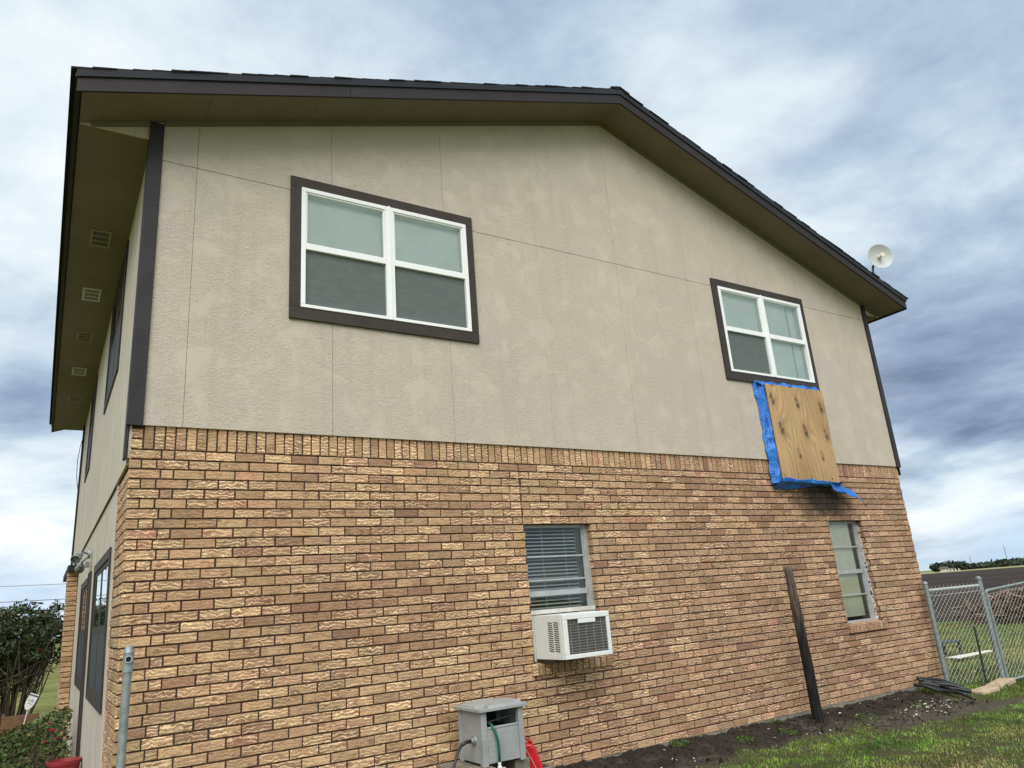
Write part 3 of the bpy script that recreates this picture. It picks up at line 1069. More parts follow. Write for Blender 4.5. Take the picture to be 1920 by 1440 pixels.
def gable_window(w, g_, gapx=None):
    x0, x1, z0, z1 = w
    tr = MB()
    yt, yb = YS - 0.026, YS - 0.001
    # boards butt: head and sill run through
    tr.box(x0, x1, yt, yb, g_[3], z1)
    tr.box(x0, x1, yt, yb, z0, g_[2])
    tr.box(x0, g_[0], yt + 0.0005, yb, g_[2] + 0.0005, g_[3] - 0.0005)
    tr.box(g_[1], x1, yt + 0.0005, yb, g_[2] + 0.0005, g_[3] - 0.0005)
    win = tr.build('window', M['trim'], house, bevel=0.003)
    a, b, c, d = g_
    xm = (a + b) / 2
    fr = MB()
    F = 0.042
    yf = YS - 0.034
    for (p, q) in ((a, xm - 0.004), (xm + 0.004, b)):
        fr.box(p, q, yf, 0.05, d - F, d)
        fr.box(p, q, yf, 0.05, c, c + F * 0.75)
        fr.box(p, p + F, yf + .0005, 0.05, c + F * 0.75, d - F)
        fr.box(q - F, q, yf + .0005, 0.05, c + F * 0.75, d - F)
        # inner stepped sash frame of the upper light
        e = 0.016
        zm = c + (d - c) * 0.505
        fr.box(p + F, q - F, yf + 0.010, 0.05, d - F - e, d - F - 0.0005)
        fr.box(p + F + .0005, p + F + e, yf + 0.010, 0.05, zm + 0.03, d - F - e)
        fr.box(q - F - e, q - F - .0005, yf + 0.010, 0.05, zm + 0.03, d - F - e)
        fr.box(p + F, q - F, yf + 0.006, 0.05, zm - 0.034, zm + 0.03)
    fr.box(xm - 0.012, xm + 0.012, yf - 0.006, 0.05, c + 0.0005, d + 0.006)
    fr.build('frame', M['vinyl'], win, bevel=0.003)
    for i, (p, q) in enumerate(((a, xm), (xm, b))):
        zm = c + (d - c) * 0.505
        pu = MB()
        pu.poly([(p + F, -0.022, zm), (q - F, -0.022, zm), (q - F, -0.022, d - F), (p + F, -0.022, d - F)])
        pu.build('pane', M['glass'], win)
        pl = MB()
        pl.poly([(p + F, -0.004, c), (q - F, -0.004, c), (q - F, -0.004, zm), (p + F, -0.004, zm)])
        pl.build('pane', M['glass'], win)
        if not (gapx and i == 1):
            sc = MB()
            sc.poly([(p + F, -0.020, c + F), (q - F, -0.020, c + F), (q - F, -0.020, zm - 0.03), (p + F, -0.020, zm - 0.03)])
            sc.build('screen', M['screen'], win)
        bl = MB()
        if gapx and i == 1:
            slats(bl, p + F * 0.6, gapx, c + 0.02, d - 0.02, 0.034, 0.0215, 1.42, 0.026)
            slats(bl, gapx + 0.035, q - 0.02, c + 0.02, d - 0.02, 0.05, 0.0215, 1.5, 0.03)
        else:
            slats(bl, p + F * 0.6, q - F * 0.6, c + 0.02, d - 0.02, 0.030, 0.0215, 1.42, 0.026)
        bl.box(p + F * 0.5, q - F * 0.5, 0.051, 0.085, d - 0.045, d - 0.005)
        bl.build('blind', M['blind'], win)
    rm = MB()
    rm.poly([(a - 0.1, 0.13, c - 0.1), (b + 0.1, 0.13, c - 0.1), (b + 0.1, 0.13, d + 0.1), (a - 0.1, 0.13, d + 0.1)])
    rm.build('room_shade', M['dark'], win)


gable_window(wins[0], gl[0])
gable_window(wins[1], gl[1], gapx=8.40)


def low_window(h, zsill, blind_mat, pitch, ang, zs_m, zrail, zblind, foam=False):
    x0, x1, _, z1 = h
    fr = MB()
    yf, yb = 0.085, 0.135
    F = 0.035
    z0 = zsill
    fr.box(x0 - 0.008, x0 + F, yf, yb, z0, z1)
    fr.box(x1 - F - 0.02, x1 + 0.008, yf, yb, z0, z1)
    fr.box(x1 - F - 0.035, x1 - F - 0.0205, yf + 0.012, yb, z0, z1)
    fr.box(x0 + F, x1 - F - 0.0355, yf + .0005, yb, z1 - 0.03, z1)
    fr.box(x0 + F, x1 - F - 0.0355, yf - 0.004, yb, zrail - 0.028, zrail + 0.026)
    fr.box(x0 + F, x1 - F - 0.0355, yf + .0005, yb, z0, z0 + 0.035)
    for zm in zs_m:
        fr.box(x0 + F, x1 - F - 0.0355, yf + 0.004, yb - 0.01, zm - 0.009, zm + 0.009)
    win = fr.build('window', M['alu'], house, bevel=0.002)
    pn = MB()
    pn.poly([(x0 + F, 0.112, zrail), (x1 - F, 0.112, zrail), (x1 - F, 0.112, z1), (x0 + F, 0.112, z1)])
    pn.build('pane', M['glass'], win)
    pn = MB()
    pn.poly([(x0 + F, 0.117, z0), (x1 - F, 0.117, z0), (x1 - F, 0.117, zrail), (x0 + F, 0.117, zrail)])
    pn.build('pane', M['glass'], win)
    bl = MB()
    slats(bl, x0 + 0.02, x1 - 0.115, zblind, z1 - 0.02, 0.152, pitch, ang, 0.026)
    for xx in (x0 + 0.28, x1 - 0.27):
        bl.box(xx - 0.0015, xx + 0.0015, 0.1375, 0.139, zblind, z1 - 0.02)
    bl.build('blind', blind_mat, win)
    rm = MB()
    rm.poly([(x0 - 0.1, 0.24, z0 - 0.1), (x1 + 0.1, 0.24, z0 - 0.1), (x1 + 0.1, 0.24, z1 + 0.1), (x0 - 0.1, 0.24, z1 + 0.1)])
    rm.build('room_shade', M['dark'], win)
    rj = MB()
    rj.poly([(x1 - 0.06, 0.137, z0), (x1 - 0.06, 0.239, z0), (x1 - 0.06, 0.239, z1), (x1 - 0.06, 0.137, z1)])
    rj.build('inner_jamb', M['dirty_white'], win)
    if foam:
        fm = MB()
        for k in range(46):
            z = z0 + 0.04 + (z1 - z0 - 0.1) * k / 46 + random.uniform(-.01, .01)
            r = random.uniform(0.008, 0.02)
            fm.obox((x1 + 0.003, 0.075 + random.uniform(-.012, .008), z), (0.006, 0, 0), (0, r, r * .3), (0, -r * .3, r * 1.3))
        fm.build('caulk', M['chip'], win)
    return win


low_window(holes[0], 1.035, M['blind_grey'], 0.036, 0.55, (2.02, 1.79), 1.665, 1.47)
low_window(holes[1], 1.005, M['blind_cream'], 0.0235, 1.12, (1.985, 1.36), 1.662, 1.085, foam=True)


def side_window(h, X, warp, n=2, name='window', trimw=0.085, lean_glass=True):
    y0, y1, z0, z1 = h
    tr = MB()
    t = 0.016
    tr.box(X - t, X - 0.0005, y0, y1, z1 - trimw, z1)
    tr.box(X - t, X - 0.0005, y0, y1, z0, z0 + trimw)
    tr.box(X - t + .0005, X - 0.0005, y0, y0 + trimw, z0 + trimw, z1 - trimw)
    tr.box(X - t + .0005, X - 0.0005, y1 - trimw, y1, z0 + trimw, z1 - trimw)
    win = tr.build(name, M['trim'], house, warp=warp)
    fr = MB()
    a, b, c, d = y0 + trimw, y1 - trimw, z0 + trimw, z1 - trimw
    F = 0.045
    w_ = (b - a) / n
    for k in range(n):
        p, q = a + k * w_ + 0.002, a + (k + 1) * w_ - 0.002
        zm = (c + d) / 2
        fr.box(X - 0.003, X + 0.05, p, q, d - F, d)
        fr.box(X - 0.003, X + 0.05, p, q, c, c + F)
        fr.box(X - 0.0025, X + 0.05, p, p + F, c + F, d - F)
        fr.box(X - 0.0025, X + 0.05, q - F, q, c + F, d - F)
        fr.box(X - 0.002, X + 0.05, p + F, q - F, zm - 0.03, zm + 0.03)
    fr.build('frame', M['trim'], win, warp=warp)
    for k in range(n):
        p, q = a + k * w_ + F, a + (k + 1) * w_ - F
        pn = MB()
        pn.poly([(X + 0.003, p, c + F), (X + 0.003, q, c + F), (X + 0.003, q, d - F), (X + 0.003, p, d - F)])
        pn.build('pane', M['glass'], win, warp=warp)
    for k in range(n):
        p, q = a + k * w_ + F, a + (k + 1) * w_ - F
        sc = MB()
        sc.poly([(X + 0.000, p, c + F), (X + 0.000, q, c + F), (X + 0.000, q, (c + d) / 2 - 0.03), (X + 0.000, p, (c + d) / 2 - 0.03)])
        sc.build('screen', M['dark_screen'], win, warp=warp)
    bl = MB()
    bl.poly([(X + 0.02, a, (c + d) / 2 - 0.1), (X + 0.02, b, (c + d) / 2 - 0.1), (X + 0.02, b, d), (X + 0.02, a, d)])
    bl.build('blind', M['blind'], win, warp=warp)
    rm = MB()
    rm.poly([(X + 0.10, a - .1, c - .1), (X + 0.10, b + .1, c - .1), (X + 0.10, b + .1, d + .1), (X + 0.10, a - .1, d + .1)])
    rm.build('room_shade', M['dark'], win, warp=warp)


for h in wl_u:
    side_window(h, LW0, lean)
for h in wl_l:
    side_window(h, 0.006, lean)
# door casing between the two lower side windows
dr = MB()
dr.box(-0.016, 0.0055, 4.06, 4.20, 0.03, 2.33)
dr.box(-0.010, 0.0055, 4.201, 4.36, 0.03, 2.30)
dr.box(-0.018, 0.0055, 4.361, 4.44, 0.03, 2.33)
dr.build('door_casing', M['trim'], house, warp=lean)

# brick pier with its little dark eave near the far end
pr = MB()
for r in range(34):
    z1 = 2.60 - r * BH
    z0 = z1 - (BH - JT)
    if z0 < 0:
        break
    brick(lambda u, v, w: (u, 7.9 - w, v), -0.135, 0.0, z0, z1, pr)
    brick(lambda u, v, w: (-0.135 - w, u, v), 7.9, 8.12, z0, z1, pr)
    brick(lambda u, v, w: (-0.135 - w, u, v), 8.13, 8.35, z0, z1, pr)
pier = pr.build('brick_pier', M['brick'], house, fix=True, warp=lean)
pm = MB()
pm.box(-0.134, 0.0, 7.903, 8.36, 0.0, 2.60)
pm.build('mortar', M['mortar'], pier, warp=lean)
pe = MB()
pe.box(-0.15, 0.0, 7.75, 10.4, 2.601, 2.70)
pe.build('porch_fascia', M['fascia'], house, warp=lean)

# ---------------------------------------------------------------- roof
rf = MB()
for (xa, xb2) in ((EL, AX), (AX, ER)):
    za, zb = zs(xa), zs(xb2)
    T = 0.165
    # underside to front only over the rake overhang; deck on top over everything
    rf.hexa([(xa, YF + 0.022, za + 0.02), (xb2, YF + 0.022, zb + 0.02), (xb2, YB - 0.02, zb + 0.02), (xa, YB - 0.02, za + 0.02),
             (xa, YF + 0.022, za + T), (xb2, YF + 0.022, zb + T), (xb2, YB - 0.02, zb + T), (xa, YB - 0.02, za + T)])
roof = rf.build('roof', M['fascia'], house)
# soffits
sf = MB()
for (xa, xb2) in ((EL + 0.012, AX), (AX, ER - 0.012)):
    za, zb = zs(xa), zs(xb2)
    for (ya, yb) in ((YF + 0.021, YS - 0.0005), (YE + 0.01, YB - 0.03)):
        n = 6
        for k in range(n):
            u0, u1 = k / n, (k + 1) / n
            x0, x1 = xa + (xb2 - xa) * u0 + 0.0012, xa + (xb2 - xa) * u1 - 0.0012
            sf.hexa([(x0, ya, zs(x0)), (x1, ya, zs(x1)), (x1, yb, zs(x1)), (x0, yb, zs(x0)),
                     (x0, ya, zs(x0) + 0.012), (x1, ya, zs(x1) + 0.012), (x1, yb, zs(x1) + 0.012), (x0, yb, zs(x0) + 0.012)])
# level boxed eaves, sheets butt with fine gaps
ys2 = [0.0, 2.45, 4.88, 7.30, 9.72, YE + 0.4]
for i in range(len(ys2) - 1):
    sf.box(EL + 0.012, LW0 - 0.001, ys2[i] + 0.002, ys2[i + 1] - 0.002, 5.672, 5.684)
    sf.box(RX + 0.02, ER - 0.012, ys2[i] + 0.002, ys2[i + 1] - 0.002, 5.608, 5.620)
sf.build('soffit', M['soffit'], roof)
# frieze strips under the sloping soffit
fz = MB()
for (xa, xb2) in ((EL + 0.1, -0.036), (0.079, AX), (AX, RX - 0.046), (RX + 0.046, ER - 0.12)):
    h_ = 0.045
    fz.hexa([(xa, YS - 0.020, zs(xa) - h_), (xb2, YS - 0.020, zs(xb2) - h_), (xb2, YS - 0.0006, zs(xb2) - h_), (xa, YS - 0.0006, zs(xa) - h_),
             (xa, YS - 0.020, zs(xa) - 0.0006), (xb2, YS - 0.020, zs(xb2) - 0.0006), (xb2, YS - 0.0006, zs(xb2) - 0.0006), (xa, YS - 0.0006, zs(xa) - 0.0006)])
fz.build('frieze', M['soffit'], roof)
# rake and eave fascia
fa = MB()
for (xa, xb2) in ((EL - 0.024, 1.62), (1.624, AX), (AX, 8.93), (8.934, ER + 0.024)):
    for (ya, yb) in ((YF, YF + 0.021), (YB - 0.02, YB)):
        fa.hexa([(xa, ya, zs(xa) - 0.010), (xb2, ya, zs(xb2) - 0.010), (xb2, yb, zs(xb2) - 0.010), (xa, yb, zs(xa) - 0.010),
                 (xa, ya, zs(xa) + 0.150), (xb2, ya, zs(xb2) + 0.150), (xb2, yb, zs(xb2) + 0.150), (xa, yb, zs(xa) + 0.150)])
fa.box(EL - 0.024, EL + 0.0, YF + 0.0215, YB - 0.021, 5.650, 5.81)
fa.box(ER - 0.0, ER + 0.024, YF + 0.0215, YB - 0.021, 5.590, 5.75)
fa.build('fascia', M['fascia'], roof)
de = MB()
for (xa, xb2) in ((EL - 0.034, AX), (AX, ER + 0.034)):
    ya, yb = YF - 0.014, YF + 0.03
    de.hexa([(xa, ya, zs(xa) + 0.118), (xb2, ya, zs(xb2) + 0.118), (xb2, yb, zs(xb2) + 0.152), (xa, yb, zs(xa) + 0.152),
             (xa, ya - 0.012, zs(xa) + 0.178), (xb2, ya - 0.012, zs(xb2) + 0.178), (xb2, yb, zs(xb2) + 0.178), (xa, yb, zs(xa) + 0.178)])
de.box(EL - 0.040, EL - 0.0245, YF, YB, 5.775, 5.842)
de.box(ER + 0.0245, ER + 0.040, YF, YB, 5.715, 5.785)
de.build('drip_edge', M['drip'], roof)
# shingle courses
sg = MB()
EXP = 0.14
for side, (xe, sl) in ((-1, (EL - 0.075, SL)), (1, (ER + 0.075, SR))):
    L = abs(AX - xe)
    n = int(L / EXP)
    for k in range(n + 1):
        d0 = L - k * EXP
        d1 = max(0.0, d0 - EXP - 0.03)
        xa, xb2 = AX + side * d0, AX + side * d1
        yj = YF - 0.030 + random.uniform(-0.010, 0.008)
        t0, t1 = 0.014 + random.uniform(-.004, .004), 0.008
        za, zb = AZ - sl * d0 + 0.178, AZ - sl * d1 + 0.178
        sg.hexa([(xa, yj, za), (xb2, yj, zb), (xb2, YB + 0.03, zb), (xa, YB + 0.03, za),
                 (xa, yj, za + t0), (xb2, yj, zb + t1), (xb2, YB + 0.03, zb + t1), (xa, YB + 0.03, za + t0)] if side < 0 else
                [(xb2, yj, zb), (xa, yj, za), (xa, YB + 0.03, za), (xb2, YB + 0.03, zb),
                 (xb2, yj, zb + t1), (xa, yj, za + t0), (xa, YB + 0.03, za + t0), (xb2, YB + 0.03, zb + t1)])
# ridge caps
yy = YF - 0.035
while yy < YB:
    for s in (-1, 1):
        sl = SL if s < 0 else SR
        z0 = AZ + 0.198
        sg.hexa([(AX, yy, z0), (AX + s * 0.15, yy, z0 - sl * 0.15), (AX + s * 0.15, yy + 0.2, z0 - sl * 0.15), (AX, yy + 0.2, z0),
                 (AX, yy, z0 + 0.022), (AX + s * 0.15, yy, z0 - sl * 0.15 + 0.02), (AX + s * 0.15, yy + 0.2, z0 - sl * 0.15 + 0.008), (AX, yy + 0.2, z0 + 0.010)])
    yy += 0.14
sg.build('shingles', M['shingle'], roof, fix=True)

# soffit vents: five, alternating tan and white
for i, (yc, white) in enumerate(((2.04, 0), (3.62, 1), (5.20, 0), (6.87, 1), (8.54, 0))):
    v = MB()
    xc, hx, hy, zt = -0.275, 0.10, 0.205, 5.6715
    v.box(xc - hx, xc + hx, yc - hy, yc + hy, zt - 0.007, zt)
    vo = v.build('soffit_vent', M['soffit_white'] if white else M['vent_tan'], house, bevel=0.002)
    vo['label'] = 'white painted soffit vent' if white else 'tan painted soffit vent'
    s = MB()
    for b3 in range(3):
        for k in range(11):
            xx = xc - 0.075 + 0.15 * (k + 0.5) / 11
            y0 = yc - 0.165 + b3 * 0.115
            s.box(xx - 0.0042, xx + 0.0042, y0, y0 + 0.085, zt - 0.0082, zt - 0.0071)
    s.build('slots', M['dark'], vo)

# ================================================================== THINGS ON THE HOUSE
# --- air conditioner
ac = thing('air_conditioner', 'white window air conditioner resting on the brick sill', 'air conditioner', (3.86, -0.2, 1.06))
x0, x1, yf, zb, zt = 3.582, 4.132, -0.44, 1.068, 1.462
cs = MB()
cs.box(x0, x1, yf + 0.03, 0.10, zb, zt)
cs.box(x0 + .002, x1 - .002, yf, yf + 0.0295, zb + .002, zb + 0.040)
cs.box(x0 + .002, x1 - .002, yf, yf + 0.0295, zt - 0.050, zt - .002)
cs.box(x0 + .002, x0 + 0.055, yf + .0005, yf + 0.0295, zb + 0.0405, zt - 0.0505)
cs.box(x1 - 0.040, x1 - .002, yf + .0005, yf + 0.0295, zb + 0.0405, zt - 0.0505)
cs.box(x0 + 0.18, x1 - 0.17, yf + .001, yf + 0.0295, zt - 0.090, zt - 0.0505)
cs.build('case', M['white_metal'], ac, bevel=0.005)
co_ = MB()
co_.box(x0 + 0.056, x1 - 0.041, yf + 0.017, yf + 0.0296, zb + 0.041, zt - 0.051)
coil = co_.build('condenser_coil', simple('coil', (0.075, 0.066, 0.058), 0.6, 0.35, 60, metal=0.2), ac)
gr = MB()
for k in range(11):
    z = zb + 0.055 + k * 0.0245
    gr.tube([(x0 + 0.056, yf + 0.010, z), (x1 - 0.041, yf + 0.010, z)], 0.0013, 5)
for k in range(5):
    x = x0 + 0.09 + k * 0.09
    gr.tube([(x, yf + 0.013, zb + 0.041), (x, yf + 0.013, zt - 0.0515)], 0.0016, 5)
gr.build('grille', M['alu'], ac)
lv = MB()
for s in (0, 1):
    ya = yf + 0.075 + s * 0.095
    for k in range(14):
        z = zb + 0.065 + k * 0.0192
        lv.hexa([(x0 - 0.001, ya, z), (x0 - 0.001, ya + 0.075, z + 0.008), (x0 + 0.003, ya + 0.075, z + 0.008), (x0 + 0.003, ya, z),
                 (x0 - 0.001, ya, z + 0.010), (x0 - 0.001, ya + 0.075, z + 0.018), (x0 + 0.003, ya + 0.075, z + 0.018), (x0 + 0.003, ya, z + 0.010)])
lv.build('side_louvre', M['black_metal'], ac)
ft = MB()
ft.box(x0 + 0.03, x1 - 0.06, -0.12, -0.07, zb - 0.03, zb - 0.0005)
ft.box(x0 + 0.01, x0 + 0.04, -0.24, -0.06, zb - 0.022, zb - 0.0005)
ft.build('foot', M['black_metal'], ac)
ap = MB()
ap.box(x0 - 0.040, x0 - 0.003, 0.03, 0.055, zb - 0.02, zt + 0.01)
ap2 = MB()
ap2.box(x1 + 0.003, 4.335, 0.03, 0.055, zb - 0.02, zt + 0.01)
ap2.build('side_panel', M['dirty_white'], ac)
ap.build('side_panel', M['dirty_white'], ac)
rl = MB()
rl.box(x0 - 0.04, 4.335, 0.02, 0.07, zt + 0.0105, zt + 0.05)
rl.build('top_rail', M['dirty_white'], ac)

# --- plywood
def grain_mesh():
    mb = MB()
    NX_, NZ_ = 150, 170
    C = [Vector((7.47, 0, 4.145)), Vector((8.68, 0, 4.15)), Vector((8.62, 0, 2.83)), Vector((7.44, 0, 2.85))]
    knots = [(7.56, 3.93), (8.07, 3.92), (8.58, 3.89), (7.63, 3.53), (8.12, 3.52), (8.56, 3.50), (7.89, 3.20), (8.37, 3.18), (7.49, 2.90), (8.04, 2.885), (8.47, 2.88)]
    big = [0.14, 0.13, 0.13, 0.17, 0.17, 0.14, 0.085, 0.085, 0.045, 0.045, 0.048]
    y = lambda u, v: -0.105 - 0.035 * (1 - v)
    def colr(x, z):
        q = x * 1.0 + 0.05 * fbm(x * 2.0, z * 0.9, 4.4, 3)
        dk = 0.0
        hal = 0.0
        for (kx, kz), r in zip(knots, big):
            dx, dz = x - kx, (z - kz) / 1.9
            e = math.hypot(dx, dz)
            q += 0.75 * r * math.exp(-(e / (r * 0.8)) ** 2)
            ir = 9.0
            for ox, oz in ((0.0, -0.035), (-0.02, 0.05)) if r > 0.07 else ((0.0, 0.0),):
                ir = min(ir, math.hypot(x - kx - ox + 0.016 * fbm(x * 30, z * 30), (z - kz - oz) / 1.5 + 0.014 * fbm(z * 30, x * 30, 5)) * (1.25 if oz > 0 else 0.95))
            dk = max(dk, (1 - sst(r * 0.08, r * 0.32, ir)) * (0.80 + 0.20 * math.sin(ir * 420)))
            hal = max(hal, (1 - sst(r * 0.10, r * 0.75, e)) * (0.25 + 1.3 * abs(fbm(x * 16, z * 11, 2.0))))
        g_ = 0.5 + 0.5 * math.sin(q * 105 + 5.0 * fbm(x * 4, z * 1.4, 1.0, 3))
        g2 = 0.5 + 0.5 * fbm(x * 90, z * 5, 7.7, 3)
        base = np.array([0.50, 0.33, 0.165]) * (0.78 + 0.24 * g_) * (0.85 + 0.3 * g2)
        base *= 0.92 + 0.25 * fbm(x * 1.5, z * 1.2, 6.1, 2)
        base = base * (1 - 0.60 * hal) + np.array([0.11, 0.058, 0.024]) * 0.60 * hal
        base = base * (1 - 0.92 * dk) + np.array([0.025, 0.016, 0.010]) * 0.92 * dk
        return tuple(float(max(0.004, t)) for t in base)
    for j in range(NZ_ + 1):
        v = j / NZ_
        for i in range(NX_ + 1):
            u = i / NX_
            p = C[0].lerp(C[1], u).lerp(C[3].lerp(C[2], u), v)
            mb.v.append((p.x, y(u, 1 - v), p.z))
    for j in range(NZ_):
        for i in range(NX_):
            a = j * (NX_ + 1) + i
            b = a + NX_ + 1
            p = mb.v[a]
            mb.face((a, b, b + 1, a + 1), colr(p[0] + .004, p[2] - .004))
    # thickness
    def strip(idx, flip):
        base = len(mb.v)
        for k in idx:
            x, yy, z = mb.v[k]
            mb.v.append((x, yy + 0.019, z))
        for k in range(len(idx) - 1):
            q = (idx[k], idx[k + 1], base + k + 1, base + k)
            mb.face(q if not flip else q[::-1], (0.22, 0.14, 0.065))
    row = NX_ + 1
    strip([i for i in range(row)], False)
    strip([NZ_ * row + i for i in range(row)], True)
    strip([j * row for j in range(NZ_ + 1)], True)
    strip([j * row + NX_ for j in range(NZ_ + 1)], False)
    return mb


ply = grain_mesh().build('plywood_board', M['attr'])
tag(ply, 'knotty plywood board fixed under the small gable window over blue tarp', 'plywood board')

# --- blue tarp, wrapped round a shallow box behind the board
def sheet(rows, thick=0.0):
    mb = MB()
    n, m = len(rows), len(rows[0])
    for r in rows:
        for p in r:
            mb.v.append(tuple(p))
    for j in range(n - 1):
        for i in range(m - 1):
            a = j * m + i
            mb.face((a, a + 1, a + m + 1, a + m))
    return mb


tp = MB()
def add_sheet(fn, nu, nv, amp=0.01, fr=9):
    base = len(tp.v)
    for j in range(nv + 1):
        for i in range(nu + 1):
            p = Vector(fn(i / nu, j / nv))
            d = Vector((fbm(p.x * fr, p.z * fr, 1.0), fbm(p.x * fr, p.z * fr, 9.0) * 0.8, fbm(p.x * fr, p.z * fr, 5.0))) * amp
            tp.v.append(tuple(p + d))
    for j in range(nv):
        for i in range(nu):
            a = base + j * (nu + 1) + i
            tp.face((a, a + 1, a + nu + 2, a + nu + 1))


# left side: from behind the board back to the wall
def left(u, v):
    z = 4.19 - v * 1.38
    lo = 0.095 + 0.045 * fbm(v * 3.0, 1.7) + 0.03 * math.exp(-((v - 0.5) / 0.05) ** 2) * -1 - 0.03 * v
    xb_ = 7.44 - 0.03 * v
    fold = 0.020 * fbm(u * 2.5, v * 5, 3.0)
    return (xb_ + 0.035 - u * (lo + 0.05), -0.088 - 0.030 * v + u * (0.058 + 0.03 * v) + fold, z)


add_sheet(left, 18, 70, 0.016, 7)
# top lip
add_sheet(lambda u, v: (7.36 + u * 1.28, -0.030 - 0.07 * v + 0.008 * math.sin(u * 23), 4.205 - 0.075 * v + 0.022 * u), 60, 8, 0.014, 12)
# back sheet behind the board
add_sheet(lambda u, v: (7.42 + u * 1.2, -0.075 - 0.02 * v, 4.16 - v * 1.34), 20, 20, 0.006, 5)
# bottom flap hanging under the board, folding back to the wall
def bottom(u, v):
    x = 7.37 + u * 1.32
    drop = 0.02 + 0.085 * v + 0.02 * math.sin(u * 7) * v - 0.03 * u * v
    return (x, -0.155 + 0.13 * v + 0.03 * fbm(u * 4, v * 1.5, 2.2), 2.855 - drop)


add_sheet(bottom, 60, 10, 0.014, 10)
# front lip turned up over the board's foot
add_sheet(lambda u, v: (7.40 + u * 0.98, -0.155 - 0.012 * v, 2.815 + v * (0.045 + 0.012 * math.sin(u * 13)) - 0.02 * u), 40, 5, 0.010, 14)
# torn tail flapping to the right
def tail(u, v):
    x = 8.42 + u * 0.66
    zc = 2.80 - 0.02 * u - 0.28 * u ** 1.9
    w = 0.15 * (1 - u) ** 0.7 + 0.015
    return (x, -0.14 + 0.04 * math.sin(u * 6) + 0.03 * (v - .5), zc + (v - 0.5) * w + 0.01 * math.sin(u * 21))


add_sheet(tail, 40, 6, 0.012, 9)
tarp = tp.build('blue_tarp', M['tarp'], smooth=True)
tarp.modifiers.new('solid', 'SOLIDIFY').thickness = 0.0015
tag(tarp, 'crumpled blue tarp sticking out round the plywood board with a torn tail', 'tarp')

# --- satellite dish on the right rake
dish = thing('satellite_dish', 'small white satellite dish standing above the right roof edge', 'satellite dish', (10.42, -0.30, 5.93))
dc = Vector((10.55, -0.36, 6.50))
dn = Vector((-0.50, -0.86, -0.05)).normalized()
rd = 0.210
dd = MB()
prof = [(0.001, 0.0)] + [(rd * k / 10, 0.062 * (k / 10) ** 2) for k in range(1, 11)]
prof += [(rd + 0.004, 0.060), (rd - 0.002, 0.052)] + [(rd * k / 10, 0.062 * (k / 10) ** 2 - 0.008) for k in range(9, 0, -1)] + [(0.001, -0.008)]
dd.lathe(prof, dc, dn, 40)
dd.build('reflector', M['dish'], dish, smooth=True, fix=True)
fd = MB()
fd.lathe([(0.001, 0.0), (0.030, 0.004), (0.030, 0.03), (0.021, 0.034), (0.021, 0.085), (0.036, 0.09), (0.036, 0.112), (0.001, 0.116)], dc + dn * 0.004, dn, 20)
fd.build('feed_horn', M['feed'], dish)
am = MB()
am.tube([(10.42, -0.28, 5.86), (10.42, -0.28, 6.25), (10.46, -0.28, 6.36), dc - dn * 0.06 + Vector((-.02, 0, -0.06)), dc - dn * 0.03], 0.019, 10)
am.box(10.36, 10.48, -0.33, -0.23, 5.935, 5.955)
am.build('mast', M['black_metal'], dish, smooth=False)

# --- floodlight on the side wall
fl = thing('flood_light', 'twin bulb grey flood light under the joint of the side wall', 'light', (-0.02, 4.35, 2.55))
def flx(p):
    return lean(p)
pb = MB()
pb.lathe([(0.001, 0.03), (0.055, 0.03), (0.062, 0.0)], (0.0, 4.35, 2.56), (-1, 0, 0), 16)
pb.box(-0.045, 0.0, 4.30, 4.42, 2.40, 2.46)
pb.build('mount', M['galv'], fl)
for s, tgt in ((0, Vector((-0.20, 3.99, 2.43))), (1, Vector((-0.10, 4.85, 2.36)))):
    a = Vector((-0.03, 4.35, 2.56 - 0.05 * s))
    el = Vector((-0.075, 4.35 - 0.02 + 0.05 * s, 2.575 - 0.10 * s))
    arm = MB()
    arm.tube([a, el, el.lerp(tgt, 0.3)], 0.011, 8)
    ao = arm.build('arm', M['galv'], fl)
    d_ = (tgt - el).normalized()
    hd = MB()
    L = 0.20
    hd.lathe([(0.001, 0), (0.026, 0.0), (0.028, 0.055), (0.046, 0.09), (0.055, 0.18), (0.050, 0.185), (0.042, 0.12), (0.001, 0.11)], el.lerp(tgt, 0.25), d_, 18)
    hd.build('lamp_head', M['galv'], fl, smooth=False)

# --- dangling cable at the far corner
cb = MB()
cb.tube([(-0.03, 10.3, 5.45), (-0.075, 10.3, 5.2), (-0.10, 10.3, 4.9), (-0.09, 10.3, 4.6), (-0.05, 10.3, 4.35), (-0.02, 10.3, 4.2)], 0.006, 5)
tag(cb.build('cable', M['cable']), 'thin dark cable looping off the far upper corner of the side wall', 'cable')

# ================================================================== HOSE BOX GROUP
hb = thing('hose_reel_box', 'grey resin hose reel box with lid standing on concrete blocks', 'hose box', (2.80, -0.38, 0.385))
x0, x1, y0, y1, z0, z1 = 2.605, 3.005, -0.575, -0.17, 0.385, 0.775
pw = 0.05
bd = MB()
for (px_, py_) in ((x0, y0), (x1 - pw, y0), (x0, y1 - pw), (x1 - pw, y1 - pw)):
    bd.box(px_, px_ + pw, py_, py_ + pw, z0 - 0.012, z1)
bd.box(x0 + pw + .0005, x1 - pw - .0005, y0 + 0.008, y0 + 0.02, z0 + 0.005, z1 - 0.135)
bd.box(x0 + pw + .0005, x1 - pw - .0005, y0 + 0.004, y0 + 0.03, z1 - 0.1345, z1 - 0.118)
bd.box(x0 + 0.008, x0 + 0.02, y0 + pw + .0005, y1 - pw - .0005, z0 + 0.005, z1)
bd.box(x1 - 0.02, x1 - 0.008, y0 + pw + .0005, y1 - pw - .0005, z0 + 0.005, z1)
